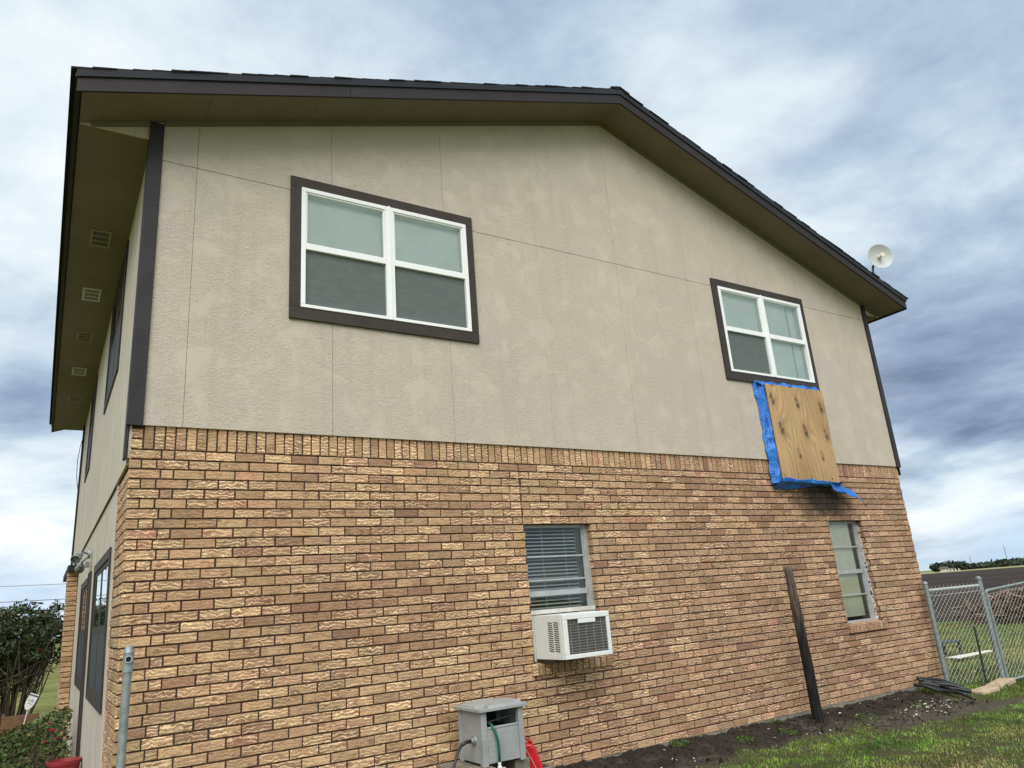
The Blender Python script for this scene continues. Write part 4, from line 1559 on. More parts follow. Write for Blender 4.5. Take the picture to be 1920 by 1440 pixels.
bd.box(x0 + pw + .0005, x1 - pw - .0005, y1 - 0.02, y1 - 0.008, z0 + 0.005, z1)
bd.build('body', M['resin'], hb, bevel=0.004)
iv = MB()  # black fill and back plate stand in for the shade inside the box
iv.box(x0 + 0.051, x1 - 0.051, y0 + 0.035, y1 - 0.03, z0 + 0.01, z1 - 0.14)
iv.box(x0 + 0.051, x1 - 0.051, y1 - 0.032, y1 - 0.021, z1 - 0.1395, z1 - 0.004)
iv.tube([(x0 + 0.06, y0 + 0.03, z1 - 0.085), (x1 - 0.06, y0 + 0.03, z1 - 0.055)], 0.006, 6)
iv.build('reel_and_shade', M['black_plastic'], hb)
ld = MB()
lx0, lx1, ly0, ly1 = x0 - 0.028, x1 + 0.03, y0 - 0.03, y1 + 0.02
zl0 = z1 + 0.001
ld.box(lx0, lx1, ly0, ly1, zl0, zl0 + 0.024)
# raised top with notched corners
nt_ = 0.085
zt0, zt1 = zl0 + 0.0245, zl0 + 0.044
ldr = MB()
o8 = [(lx0 + nt_, ly0 + 0.004), (lx1 - nt_, ly0 + 0.004), (lx1 - nt_, ly0 + nt_), (lx1 - 0.004, ly0 + nt_), (lx1 - 0.004, ly1 - nt_), (lx1 - nt_, ly1 - nt_),
      (lx1 - nt_, ly1 - .004), (lx0 + nt_, ly1 - .004), (lx0 + nt_, ly1 - nt_), (lx0 + 0.004, ly1 - nt_), (lx0 + 0.004, ly0 + nt_), (lx0 + nt_, ly0 + nt_)]
cx_, cy_ = (lx0 + lx1) / 2, (ly0 + ly1) / 2
base = len(ld.v)
for (a, b) in o8:
    ld.v.append((a, b, zt0 - 0.001))
for (a, b) in o8:
    ld.v.append((cx_ + (a - cx_) * 0.955, cy_ + (b - cy_) * 0.955, zt1))
for k in range(12):
    k2 = (k + 1) % 12
    ld.face((base + k, base + k2, base + 12 + k2, base + 12 + k))
ld.face([base + 12 + k for k in range(12)])
ld.build('lid', M['resin'], hb, bevel=0.003)
pc = MB()
pc.lathe([(0.001, 0.012), (0.034, 0.012), (0.040, 0.0)], (x0 + 0.008, -0.43, 0.555), (-1, 0, 0), 20)
pc.lathe([(0.001, 0.034), (0.020, 0.034), (0.024, 0.0121)], (x0 + 0.008, -0.43, 0.555), (-1, 0, 0), 16)
pc.build('hose_port', M['galv'], hb)

bh = MB()
pth = [(x0 - 0.03, -0.43, 0.555), (x0 - 0.07, -0.435, 0.556), (x0 - 0.12, -0.45, 0.545), (x0 - 0.17, -0.47, 0.50), (x0 - 0.22, -0.50, 0.42), (x0 - 0.26, -0.53, 0.32), (x0 - 0.27, -0.56, 0.2), (x0 - 0.25, -0.6, 0.08), (x0 - 0.1, -0.66, 0.035)]
bh.tube(pth[:3], 0.0145, 10)
bh.tube(pth, 0.0115, 10)
tag(bh.build('supply_hose', M['black_plastic'], smooth=True), 'black rubber hose curving down from the side of the grey hose box', 'hose')
gh = MB()
gp = [(x0 + 0.085, y0 + 0.06, z1 - 0.085), (x0 + 0.095, y0 + 0.01, z1 - 0.10), (x0 + 0.108, y0 - 0.022, z1 - 0.14), (x0 + 0.125, y0 - 0.030, z1 - 0.22), (x0 + 0.130, y0 - 0.030, z1 - 0.30), (x0 + 0.128, y0 - 0.030, z1 - 0.385)]
ghr = thing('garden_hose', 'green garden hose hanging out of the front slot of the hose box', 'hose', (x0 + 0.12, y0 - 0.03, 0.4))
gh.tube(gp, 0.0115, 10)
gh.build('tube', M['hose_green'], ghr, smooth=True)
nz = MB()
nz.lathe([(0.001, 0), (0.013, 0.0), (0.013, 0.03), (0.018, 0.032), (0.018, 0.055), (0.012, 0.06), (0.012, 0.10), (0.001, 0.10)], Vector(gp[-1]) + Vector((0, 0, 0.01)), (0, 0, -1), 12)
nz.tube([Vector(gp[-1]) + Vector((0.01, 0, -0.03)), Vector(gp[-1]) + Vector((0.045, -0.01, -0.035)), Vector(gp[-1]) + Vector((0.05, -0.012, -0.06))], 0.003, 5)
nz.build('nozzle', M['white_metal'], ghr)

# concrete blocks under the box
def block(x0, x1, y0, y1, z0, z1, label, holes_side=False):
    b = MB()
    t = 0.03
    if holes_side:
        b.box(x0, x1, y0, y0 + t, z0, z1)
        b.box(x0, x1, y1 - t, y1, z0, z1)
        for xx in (x0, (x0 + x1 - t) / 2, x1 - t):
            b.box(xx, xx + t, y0 + t + .0005, y1 - t - .0005, z0 + .0003, z1 - .0003)
    else:
        b.box(x0, x1, y0, y1, z0, z1)
    o = b.build('concrete_block', M['block'], bevel=0.006)
    tag(o, label, 'block', 'concrete blocks under the hose box')


block(2.42, 2.69, -0.62, -0.10, 0.16, 0.371, 'flat topped concrete block under the left side of the hose box')
block(2.93, 3.07, -0.52, -0.12, 0.16, 0.371, 'concrete block under the right side of the hose box')
block(3.08, 3.47, -0.30, -0.10, 0.02, 0.215, 'hollow concrete block under the red fuel can', True)
for (a, b, c, d) in ((2.42, 2.69, -0.62, -0.10), (2.93, 3.07, -0.52, -0.12)):
    block(a + 0.005, b + 0.006, c + 0.004, d - 0.004, -0.04, 0.158, 'bottom concrete block under the %s side of the hose box' % ('left' if a < 2.5 else 'right'))

# red can
rc = thing('fuel_can', 'red plastic fuel can leaning between hose box and brick wall', 'fuel can', (3.28, -0.33, 0.2))
Rc = Matrix.Translation((3.165, -0.33, 0.295)) @ Matrix.Rotation(math.radians(-17), 4, 'Y') @ Matrix.Rotation(math.radians(-8), 4, 'X') @ Matrix.Rotation(math.radians(-28), 4, 'Z') @ Matrix.Scale(0.92, 4)
def tr(p):
    return tuple(Rc @ Vector(p))
cn = MB()
prof = [(-0.115, -0.16), (0.115, -0.16), (0.118, 0.10), (0.085, 0.145), (0.03, 0.16), (-0.06, 0.16), (-0.112, 0.12)]
base = len(cn.v)
for yy in (-0.058, 0.058):
    for (a, b) in prof:
        cn.v.append((a, yy, b))
n = len(prof)
for k in range(n):
    k2 = (k + 1) % n
    cn.face((k, k2, n + k2, n + k))
cn.face(list(range(n))[::-1])
cn.face(list(range(n, 2 * n)))
cn.build('tank', M['red_plastic'], rc, bevel=0.018, fix=True, warp=tr)
hd = MB()
hd.tube([(-0.03, 0, 0.16), (-0.01, 0, 0.20), (0.05, 0, 0.205), (0.085, 0, 0.165), (0.10, 0, 0.13)], 0.013, 8)
hd.build('handle', M['red_plastic'], rc, smooth=True, warp=tr)
sp_ = MB()
sp_.tube([(-0.10, 0, 0.11), (-0.15, -0.005, 0.105), (-0.20, -0.01, 0.09)], [0.02, 0.015, 0.012], 10)
sp_.build('spout', M['black_plastic'], rc, warp=tr)
sr = MB()
sr.tube([(-0.06, -0.0615, 0.13), (0.03, -0.0615, 0.115), (0.045, -0.0615, 0.02), (0.06, -0.0615, -0.15)], 0.004, 6)
sr.build('seam_rib', simple('pink_rib', (0.75, 0.35, 0.33), 0.5), rc, warp=tr)

# ================================================================== POSTS AND FENCE
# gate post by the near left corner
gpst = thing('gate_post', 'grey galvanised post with ringed cap by the near left brick corner', 'post', (0.06, -0.45, 0.0))
p = MB()
px0, py0 = 0.055, -0.45
p.tube([(px0, py0, -0.1), (px0, py0, 1.40)], 0.0265, 20)
p.build('pole', M['galv'], gpst, smooth=False)
cp = MB()
cp.lathe([(0.031, 0), (0.032, 0.0), (0.032, 0.115), (0.034, 0.116), (0.034, 0.124), (0.026, 0.150), (0.012, 0.163), (0.001, 0.166)], (px0, py0, 1.352), (0, 0, 1), 22)
cp.build('cap', M['galv'], gpst)
ey = MB()
e0 = Vector((px0, py0, 1.43))
ed = Vector((-0.05, -0.98, 0.05)).normalized()
ey.lathe([(0.0225, 0.028), (0.0225, 0.045), (0.0175, 0.045), (0.0175, 0.0)], e0, ed, 18)
eyo = ey.build('rail_socket', M['galv_pale'], gpst)
ek = MB()
ek.lathe([(0.0174, 0.034), (0.001, 0.034)], e0, ed, 16)
ek.build('socket_hole', M['dark'], gpst)

# charred post leaning near the wall
ch = MB()
b0, t0 = Vector((7.10, -0.29, -0.02)), Vector((7.03, -0.29, 1.765))
pts, rr = [], []
N = 16
for k in range(40):
    u = k / 39
    c = b0.lerp(t0, u)
    r0 = 0.060 - 0.010 * u
    base = len(ch.v)
    for i in range(N):
        th = 2 * math.pi * i / N
        r = r0 * (1 + 0.10 * fbm(math.cos(th) * 1.5, math.sin(th) * 1.5, u * 4) + 0.05 * fbm(math.cos(th) * 5, math.sin(th) * 5, u * 14))
        ch.v.append((c.x + r * math.cos(th), c.y + r * math.sin(th), c.z + (0.012 * fbm(math.cos(th), math.sin(th), 3) if k == 39 else 0)))
    if k:
        for i in range(N):
            i2 = (i + 1) % N
            ch.face((base - N + i, base - N + i2, base + i2, base + i))
ch.face([len(ch.v) - N + i for i in range(N)])
tag(ch.build('charred_post', M['char'], smooth=True), 'burnt black wooden post standing in the soil before the brick wall', 'post')

# chain link fence
FA, FB = Vector((10.155, -0.115, 0)), Vector((11.09, -0.385, 0))
GD = Vector((0.96, -0.28, 0)).normalized()
GU = Vector((0, 0, 0.088))          # the gate has sagged at the hinge: it climbs away from the post
fence = thing('chain_link_fence', 'short chain link fence panel between the brick corner and the gate', 'fence', tuple(FA))
for P0, r, zt in ((FA, 0.034, 1.41), (FB, 0.036, 1.42)):
    ps = MB()
    ps.tube([P0 + Vector((0, 0, -0.1)), P0 + Vector((0, 0, zt))], r, 16)
    ps.lathe([(r + 0.005, 0), (r + 0.006, 0.008), (r + 0.003, 0.022), (r * 0.6, 0.040), (0.001, 0.046)], P0 + Vector((0, 0, zt)), (0, 0, 1), 16)
    po = ps.build('post', M['galv'], fence)
    for z in (0.25, 0.55, 0.85, 1.15, 1.26):
        bn = MB()
        bn.lathe([(r + 0.001, -0.011), (r + 0.004, -0.011), (r + 0.004, 0.011), (r + 0.001, 0.011)], P0 + Vector((0, 0, z)), (0, 0, 1), 16)
        bn.build('band', M['galv'], po)
rl = MB()
rl.tube([FA + Vector((0, 0, 1.325)), FB + Vector((0, 0, 1.335))], 0.021, 12)
rl.tube([FA + Vector((0.03, 0, 1.245)), FB + Vector((-0.02, 0, 1.262))], 0.004, 6)
rl.build('top_rail', M['galv_pale'], fence)


def chain(A, B, z0, z1, spacing=0.072, r=0.0015, knuckle=0.05):
    mb = MB()
    L = (B - A).length
    H = z1 - z0
    d = (B - A).normalized()
    nrm = Vector((-d.y, d.x, 0))
    n = int((L + H) / spacing) + 2
    for s in (1, -1):
        for k in range(n):
            # diagonal line u = k*spacing -+ z*0.85
            pts = []
            for t in (0, 1):
                z = t * H
                pts.append([k * spacing - (z * 0.95 if s > 0 else (H - z) * 0.95), z])
            (u0, zz0), (u1, zz1) = pts
            # clip to 0..L
            def cl(u0, z0_, u1, z1_):
                if u0 == u1:
                    return None
                t0, t1 = 0.0, 1.0
                du = u1 - u0
                for bound, sign in ((0, 1), (L, -1)):
                    f0, f1 = sign * (u0 - bound), sign * (u1 - bound)
                    if f0 < 0 and f1 < 0:
                        return None
                    if f0 < 0:
                        t0 = max(t0, f0 / (f0 - f1))
                    elif f1 < 0:
                        t1 = min(t1, f0 / (f0 - f1))
                if t0 >= t1:
                    return None
                return (u0 + du * t0, z0_ + (z1_ - z0_) * t0, u0 + du * t1, z0_ + (z1_ - z0_) * t1)
            q = cl(u0, zz0, u1, zz1)
            if not q:
                continue
            a = A + d * q[0] + Vector((0, 0, z0 + q[1])) + nrm * 0.003 * s
            b = A + d * q[2] + Vector((0, 0, z0 + q[3])) + nrm * 0.003 * s
            mb.tube([a, b], r, 4, False)
    u = spacing / 2
    while u < L:
        a = A + d * u
        mb.tube([a + Vector((0, 0, z1)), a + Vector((0.004, 0, z1 + knuckle))], r * 1.4, 4, False)
        u += spacing
    return mb


off = Vector((0.0, -0.03, 0))
chain(FA + off + Vector((0.03, 0, 0)), FB + off, 0.02, 1.325, knuckle=0.055).build('mesh', M['wire'], fence)

gate = thing('chain_link_gate', 'wide chain link gate with tube frame right of the fence panel', 'gate', tuple(FB + GD * 0.09))
G0, G1 = FB + GD * 0.075, FB + GD * 1.5
GR = GU * 1.4
gf = MB()
zb_, zt_ = 0.035, 1.255
gf.tube([G0 + Vector((0, 0, zb_ - .03)), G0 + Vector((0, 0, zt_ - 0.025)), G0 + GD * 0.025 + Vector((0, 0, zt_)), G1 + GR + Vector((0, 0, zt_)), G1 + GR + Vector((0, 0, zb_))], 0.021, 12)
gf.tube([G0 + Vector((0, 0, zb_)), G1 + GR + Vector((0, 0, zb_))], 0.019, 12)
gf.tube([G0 + GD * 0.05 + Vector((0, 0, zt_ - 0.05)), G1 + GR * 0.8 + Vector((0, 0, zt_ - 0.05))], 0.004, 6)
gf.build('frame', M['galv'], gate)
for z in (0.35, 1.02):
    hg = MB()
    hg.obox(FB.lerp(G0, 0.55) + Vector((0, 0, z)), GD * 0.05, Vector((-GD.y, GD.x, 0)) * 0.012, Vector((0, 0, 0.02)))
    hg.build('hinge', M['galv'], gate)
chain(G0, G1, zb_ + 0.01, zt_ - 0.05, knuckle=0.0).build('mesh', M['wire'], gate, warp=lambda p: (p[0], p[1], p[2] + 0.088 * (Vector((p[0], p[1], 0)) - G0).length))

# steel stake in the fence line
tpst = MB()
a, b = Vector((10.66, -0.37, -0.05)), Vector((10.68, -0.38, 0.80))
tpst.obox((a + b) / 2, (0.014, 0, 0), (0, 0.003, 0), (b - a) / 2)
tpst.obox((a + b) / 2 + Vector((0, 0.010, 0)), (0.003, 0, 0), (0, 0.0095, 0), (b - a) / 2)
for k in range(12):
    tpst.obox(a.lerp(b, (k + 1) / 13) + Vector((0, -0.006, 0)), (0.006, 0, 0), (0, 0.004, 0), (0, 0, 0.006))
tag(tpst.build('steel_stake', M['green_steel']), 'thin dark green steel stake leaning behind the fence mesh', 'stake')

# paving stones
for (c, sx_, sy_, rot, lab, zc) in (((10.10, -0.60), 0.20, 0.10, -0.05, 'tan paving stone, nearer and smaller of two by the gate', 0.035),
                                    ((10.72, -0.52), 0.30, 0.10, 0.16, 'tan paving stone, longer of two at the foot of the gate post', 0.05)):
    b = MB()
    ca, sa = math.cos(rot), math.sin(rot)
    b.obox((c[0], c[1], zc), (sx_ * ca, sx_ * sa, 0.01), (-sy_ * sa, sy_ * ca, 0), (0, 0, 0.032))
    tag(b.build('paving_stone', M['paver'], bevel=0.012), lab, 'stone')

# flattened black pipes heaped at the corner
labels = ['longest black drain pipe lying at the front of the heap', 'black drain pipe running along the wall at the top of the heap', 'black drain pipe second from the top of the heap',
          'black drain pipe crossing the middle of the heap', 'black drain pipe curving under the middle of the heap', 'short black drain pipe on the left of the heap', 'black drain pipe lowest on the left of the heap']
specs = [((9.62, -0.10, 0.20), (9.55, -0.42, 0.155), (9.35, -0.86, 0.045), 0.018), ((9.55, -0.07, 0.235), (9.85, -0.13, 0.20), (10.12, -0.22, 0.11), 0.02),
         ((9.50, -0.11, 0.215), (9.75, -0.22, 0.185), (10.00, -0.40, 0.09), 0.02), ((9.52, -0.14, 0.20), (9.70, -0.33, 0.165), (9.83, -0.55, 0.085), 0.02),
         ((9.42, -0.15, 0.19), (9.58, -0.36, 0.155), (9.68, -0.66, 0.075), 0.02), ((9.35, -0.12, 0.185), (9.40, -0.30, 0.15), (9.46, -0.48, 0.09), 0.019),
         ((9.40, -0.18, 0.17), (9.46, -0.42, 0.125), (9.47, -0.72, 0.07), 0.019)]
for lab, (a, b, c, r) in zip(labels, specs):
    mb = MB()
    a, b, c = Vector(a), Vector(b), Vector(c)
    pts = []
    for k in range(13):
        t = k / 12
        pts.append(a * (1 - t) ** 2 + b * 2 * t * (1 - t) + c * t * t + Vector((0, 0, 0.006 * math.sin(t * 9 + a.x * 20))))
    mb.tube(pts, r, 8)
    tag(mb.build('drain_pipe', M['black_plastic'], smooth=True), lab, 'pipe', 'black drain pipes heaped at the corner')

# white chips
cpm = MB()
for k in range(75):
    if k < 48:
        x = random.gauss(8.75, 0.35); y = -0.50 - abs(random.gauss(0, 0.18)) + 0.12 * (x - 8.8)
    else:
        x = random.uniform(3.5, 9.2); y = -random.uniform(0.08, 0.75)
    if soil(x, y) < 0.4 or y > -0.05:
        continue
    r = random.uniform(0.004, 0.010) * (1.8 if random.random() < 0.12 else 1)
    z = yard_z(x, y)
    a = random.random() * 6.28
    cpm.obox((x, y, z + 0.006), (r * math.cos(a), r * math.sin(a), random.uniform(-.3, .3) * r), (-r * 0.7 * math.sin(a), r * 0.7 * math.cos(a), random.uniform(-.3, .3) * r), (0, 0, 0.003))
tag(cpm.build('white_chips', M['chip']), 'white plaster chips scattered over the dark soil', 'debris', kind='stuff')

# soil crumbs
cl_ = MB()
for k in range(2200):
    x = random.uniform(3.4, 9.6); y = -random.uniform(0.03, 1.0)
    if soil(x, y) < 0.45:
        continue
    r = random.uniform(0.003, 0.010) * (1.9 if random.random() < 0.05 else 1)
    z = yard_z(x, y)
    v = [Vector((random.gauss(0, 1), random.gauss(0, 1), random.gauss(0, 1))).normalized() for _ in range(3)]
    cl_.obox((x, y, z + r * 0.3), v[0] * r, v[1] * r * 0.8, v[2] * r * 0.7)
tag(cl_.build('soil_clods', simple('soil_clod', (0.038, 0.030, 0.025), 0.95, 0.4, 12, spec=0.1)), 'loose dark clods lying on the soil bank', 'soil', kind='stuff')


# ================================================================== GRASS
def blades(name, n, region, hrange, wid, cols, dens, zf, label, lean_=0.6):
    V, F, Cc = [], [], []
    x0, x1, y0, y1 = region
    cnt = 0
    tries = 0
    while cnt < n and tries < n * 8:
        tries += 1
        x, y = random.uniform(x0, x1), random.uniform(y0, y1)
        dn_, dry = dens(x, y)
        if random.random() > dn_:
            continue
        h = random.uniform(*hrange) * (0.6 + 0.5 * dn_) * (1 + 0.35 * max(-0.8, min(1.0, fbm(x * 2.2, y * 2.2, 4.0, 3))))
        a = random.random() * 6.283
        l = random.uniform(0.1, lean_) * h
        w = wid * random.uniform(0.7, 1.3)
        z = zf(x, y) - 0.008
        ca, sa = math.cos(a), math.sin(a)
        b = len(V)
        V += [(x - w * sa, y + w * ca, z), (x + w * sa, y - w * ca, z),
              (x + l * 0.4 * ca + w * .7 * sa, y + l * 0.4 * sa - w * .7 * ca, z + h * 0.62), (x + l * 0.4 * ca - w * .7 * sa, y + l * 0.4 * sa + w * .7 * ca, z + h * 0.62),
              (x + l * ca, y + l * sa, z + h * (1 - 0.25 * random.random()))]
        F += [(b, b + 1, b + 2, b + 3), (b + 3, b + 2, b + 4)]
        if random.random() < dry:
            c = random.choice(cols[1])
        else:
            c = random.choice(cols[0])
        k = random.uniform(0.75, 1.25) * (1.0 + 0.75 * fbm(x * 2.6, y * 2.6, 4.0, 3))
        h_ = 0.16 * fbm(x * 1.1, y * 1.1, 9.0, 2)
        c = (c[0] * (1 + h_ * 2), c[1], c[2] * (1 + h_))
        k = max(0.3, k)
        Cc += [tuple(t * k for t in c)] * 2
        cnt += 1
    mb = MB()
    mb.v, mb.f, mb.c = V, F, Cc
    tag(mb.build(name, M['grass']), label, 'grass', kind='stuff')


GREEN = [(0.11, 0.195, 0.022), (0.15, 0.25, 0.028), (0.085, 0.15, 0.022), (0.19, 0.28, 0.05)]
DRY = [(0.30, 0.25, 0.12), (0.22, 0.19, 0.08), (0.36, 0.31, 0.17)]


def in_view(x, y):
    rx, ry = x + 0.4716, y + 6.14
    a = math.atan2(rx, ry)
    return -0.35 < a < 1.32


def near_d(x, y):
    if y > -0.02 and x < 10.25:
        return 0.0, 0.0
    s = soil(x, y)
    n = fbm(x * 0.9, y * 0.9, 6.0, 3)
    n2 = fbm(x * 3.5, y * 3.5, 2.0, 3)
    d = (1 - s) ** 1.5
    dry = (1 - sst(-2.5, -1.5, y + 0.5 * n)) * 0.45 + 0.10 + 0.25 * n2
    if x > 9.2:
        dry *= 0.35
    return max(0.0, d * (0.70 + 1.1 * n2)), max(0.03, dry)


blades('grass', 95000, (3.2, 12.5, -3.6, 0.3), (0.016, 0.042), 0.0034, (GREEN, DRY), near_d, yard_z, 'short green and straw coloured grass in front of the soil bank')


def far_d(x, y):
    if x < 10.3 or (x - 10.3) * 0.3 + y < -3.4:
        return 0.0, 0.0
    if x > 24.5:
        return 0.0, 0.0
    n = fbm(x * 0.35, y * 0.35, 3.0, 3)
    return 0.8 + 0.3 * n, 0.28 + 0.5 * n


blades('grass', 60000, (10.4, 25, -2.5, 9), (0.03, 0.08), 0.008, ([(0.06, 0.115, 0.02), (0.08, 0.14, 0.024), (0.10, 0.15, 0.035)], DRY), far_d, lambda x, y: -0.03 if x > 13.4 or y > 0.8 else yard_z(x, y), 'mown green grass beyond the chain link fence')


# weeds in the soil
def weed(x, y, r, h, lab, n=90):
    mb = MB()
    for k in range(n):
        a = random.random() * 6.283
        rr = r * math.sqrt(random.random())
        bx, by = x + rr * math.cos(a) * 0.8, y + rr * math.sin(a) * 0.8
        bz = yard_z(bx, by)
        tip = Vector((bx + 0.5 * rr * math.cos(a), by + 0.5 * rr * math.sin(a), bz + h * random.uniform(0.4, 1) * (1 - 0.5 * rr / r)))
        s = random.uniform(0.006, 0.014)
        d1 = Vector((random.gauss(0, 1), random.gauss(0, 1), random.gauss(0, .5))).normalized() * s
        d2 = Vector((random.gauss(0, 1), random.gauss(0, 1), random.gauss(0, .5))).normalized() * s * 0.7
        k_ = random.uniform(0.7, 1.3)
        c = (0.075 * k_, 0.15 * k_, 0.022 * k_)
        mb.poly([tip - d1, tip - d2, tip + d1, tip + d2], c)
        mb.poly([(bx - .001, by, bz - 0.01), (bx + .001, by, bz - 0.01), tip], c)
    o = mb.build('weed_clump', M['leaf'])
    tag(o, lab, 'weed', 'weeds growing in the soil bank')


for (x, y, r, h, lab) in ((5.05, -0.17, 0.09, 0.06, 'low green weed clump at the left end of the soil bank'),
                          (5.75, -0.40, 0.07, 0.05, 'small weed beside the lawn edge left of the burnt post'),
                          (7.55, -0.62, 0.13, 0.09, 'leafy green weed clump right of the burnt post'),
                          (6.60, -0.08, 0.10, 0.05, 'flat weed patch against the wall left of the burnt post'),
                          (8.55, -0.58, 0.12, 0.06, 'low weed among the white chips'),
                          (6.35, -0.45, 0.08, 0.05, 'small weed just left of the foot of the burnt post')):
    weed(x, y, r, h, lab)

# ================================================================== BEYOND THE FENCE
# low crate and a white board lying in the grass
lt = MB()
cx, cy = 14.55, 2.35
lt.box(cx - 0.55, cx + 0.35, cy - 0.25, cy + 0.25, 0.22, 0.25)
for (dx, dy) in ((-0.5, -0.22), (0.27, -0.22), (-0.5, 0.19), (0.27, 0.19)):
    lt.box(cx + dx, cx + dx + 0.05, cy + dy, cy + dy + 0.03, -0.03, 0.2195)
lt.box(cx - 0.5, cx + 0.3, cy + 0.08, cy + 0.18, -0.03, 0.2195)
tag(lt.build('low_bench', M['green_steel']), 'low dark bench on the grass behind the fence', 'bench')
wb = MB()
wb.hexa([(13.7, 1.60, 0.03), (14.75, 1.50, 0.06), (14.8, 1.62, 0.06), (13.75, 1.85, 0.03), (13.7, 1.60, 0.045), (14.75, 1.50, 0.075), (14.8, 1.62, 0.075), (13.75, 1.85, 0.045)])
tag(wb.build('white_board', M['chip']), 'white sheet of board lying on the grass behind the fence', 'board')

# brush pile
bp = MB()
for k in range(900):
    u = random.uniform(0, 1)
    x = 24.2 + random.gauss(0, 0.9)
    y = 2.5 + (u - 0.5) * 7.2
    hmax = 1.1 * (1 - abs(u - 0.70) / 0.42) ** 0.6 if abs(u - 0.70) < 0.42 else 0.25
    z = random.uniform(0, hmax)
    L = random.uniform(0.25, 1.1)
    d = Vector((random.gauss(0, .6), random.gauss(0, 1), random.gauss(0, 0.45))).normalized() * L / 2
    c = random.choice([(0.13, 0.085, 0.06), (0.19, 0.13, 0.09), (0.07, 0.045, 0.035), (0.16, 0.08, 0.06), (0.17, 0.115, 0.085), (0.09, 0.06, 0.05), (0.40, 0.32, 0.23), (0.30, 0.22, 0.15)])
    p = Vector((x, y, max(0.05, z)))
    m_ = p + Vector((random.gauss(0, .05), random.gauss(0, .05), random.gauss(0, .05)))
    bp.tube([p - d, m_, p + d], [0.03, 0.025, 0.01], 4, False, c)
for k in range(6500):
    u = random.random()
    y = 2.5 + (u - 0.5) * 7.0
    hmax = 1.05 * (1 - abs(u - 0.70) / 0.42) ** 0.6 if abs(u - 0.70) < 0.42 else 0.25
    p = Vector((24.2 + random.gauss(0, 0.8), y, random.uniform(0, hmax)))
    d1 = Vector((random.gauss(0, 1), random.gauss(0, 1), random.gauss(0, 1))).normalized() * 0.10
    d2 = Vector((random.gauss(0, 1), random.gauss(0, 1), random.gauss(0, 1))).normalized() * 0.06
    c = random.choice([(0.07, 0.045, 0.035), (0.11, 0.07, 0.05), (0.05, 0.032, 0.03), (0.10, 0.042, 0.04)])
    bp.poly([p - d1, p - d2, p + d1, p + d2], c)
tag(bp.build('brush_pile', M['leaf']), 'heap of cut branches at the edge of the plowed field', 'brush pile')
bpale = MB()
for k in range(420):
    a_ = random.random() * 6.283
    rr = 0.42 * math.sqrt(random.random())
    p = Vector((24.1 + rr * math.cos(a_), 5.62 + rr * math.sin(a_) * 1.2, max(0.0, 0.55 * (1 - (rr / 0.42) ** 2)) * random.uniform(0.6, 1.0)))
    d = Vector((random.gauss(0, 1), random.gauss(0, 1), random.gauss(-0.3, .5))).normalized() * random.uniform(0.12, 0.26)
    bpale.tube([p - d * 0.5, p + Vector((0, 0, .02)), p + d * .5], 0.011, 4, False, random.choice([(0.42, 0.37, 0.23), (0.34, 0.29, 0.18), (0.5, 0.45, 0.30)]))
bpale.lathe([(0.40, 0.0), (0.33, 0.22), (0.18, 0.42), (0.001, 0.48)], (24.1, 5.62, -0.03), (0, 0, 1), 14, (0.20, 0.165, 0.10))
tag(bpale.build('straw_heap', M['leaf']), 'pale straw heap at the left end of the brush pile', 'straw')


# trees
def crown(mb, c, rx, ry, rz, n, leaf, cols, holes=0.35, seed=0):
    c = Vector(c)
    k = 0
    while k < n:
        v = Vector((random.uniform(-1, 1), random.uniform(-1, 1), random.uniform(-1, 1)))
        if v.length > 1:
            continue
        nn = fbm(v.x * 2.2 + seed, v.y * 2.2, v.z * 2.2 + seed, 3)
        if v.length > 0.70 + 0.45 * nn or nn < -holes:
            if random.random() < 0.96:
                k += 0.25
                continue
        p = c + Vector((v.x * rx, v.y * ry, v.z * rz))
        s = leaf * random.uniform(0.6, 1.4)
        d1 = Vector((random.gauss(0, 1), random.gauss(0, 1), random.gauss(0, 1))).normalized() * s
        d2 = Vector((random.gauss(0, 1), random.gauss(0, 1), random.gauss(0, 1))).normalized() * s * 0.6
        cc = random.choice(cols)
        kk = random.uniform(0.7, 1.3)
        mb.poly([p - d1, p - d2, p + d1, p + d2], tuple(t * kk for t in cc))
        k += 1


DGREEN = [(0.020, 0.035, 0.020), (0.028, 0.045, 0.024), (0.038, 0.055, 0.032)]


def tree(name, x, y, h, w, lab, n=900, leaf=0.5, cols=DGREEN, group=None, trunk=0.25):
    t = thing(name, lab, 'tree', (x, y, 0), group)
    tk = MB()
    tk.tube([(x, y, -0.3), (x + 0.02 * h, y, h * 0.3), (x, y, h * 0.75)], [trunk, trunk * 0.7, trunk * 0.25], 7)
    for k in range(5):
        a = k * 1.3
        tk.tube([(x + 0.01 * h, y, h * (0.25 + 0.07 * k)), (x + w * 0.3 * math.cos(a), y + w * 0.3 * math.sin(a), h * (0.5 + 0.07 * k))], [trunk * 0.4, trunk * 0.12], 5)
    tk.build('trunk', M['bark'], t)
    cr = MB()
    crown(cr, (x, y, h * 0.53), w / 2, w / 2, h * 0.50, n, leaf, cols, seed=x * 0.37)
    cr.build('crown', M['leaf'], t)


def far_pt(u_px, v_px_unused, dist):
    """direction of a bearing from the viewpoint, given in degrees from +Y towards +X"""
    a = math.radians(u_px)
    return -0.47 + dist * math.sin(a), -6.14 + dist * math.cos(a)


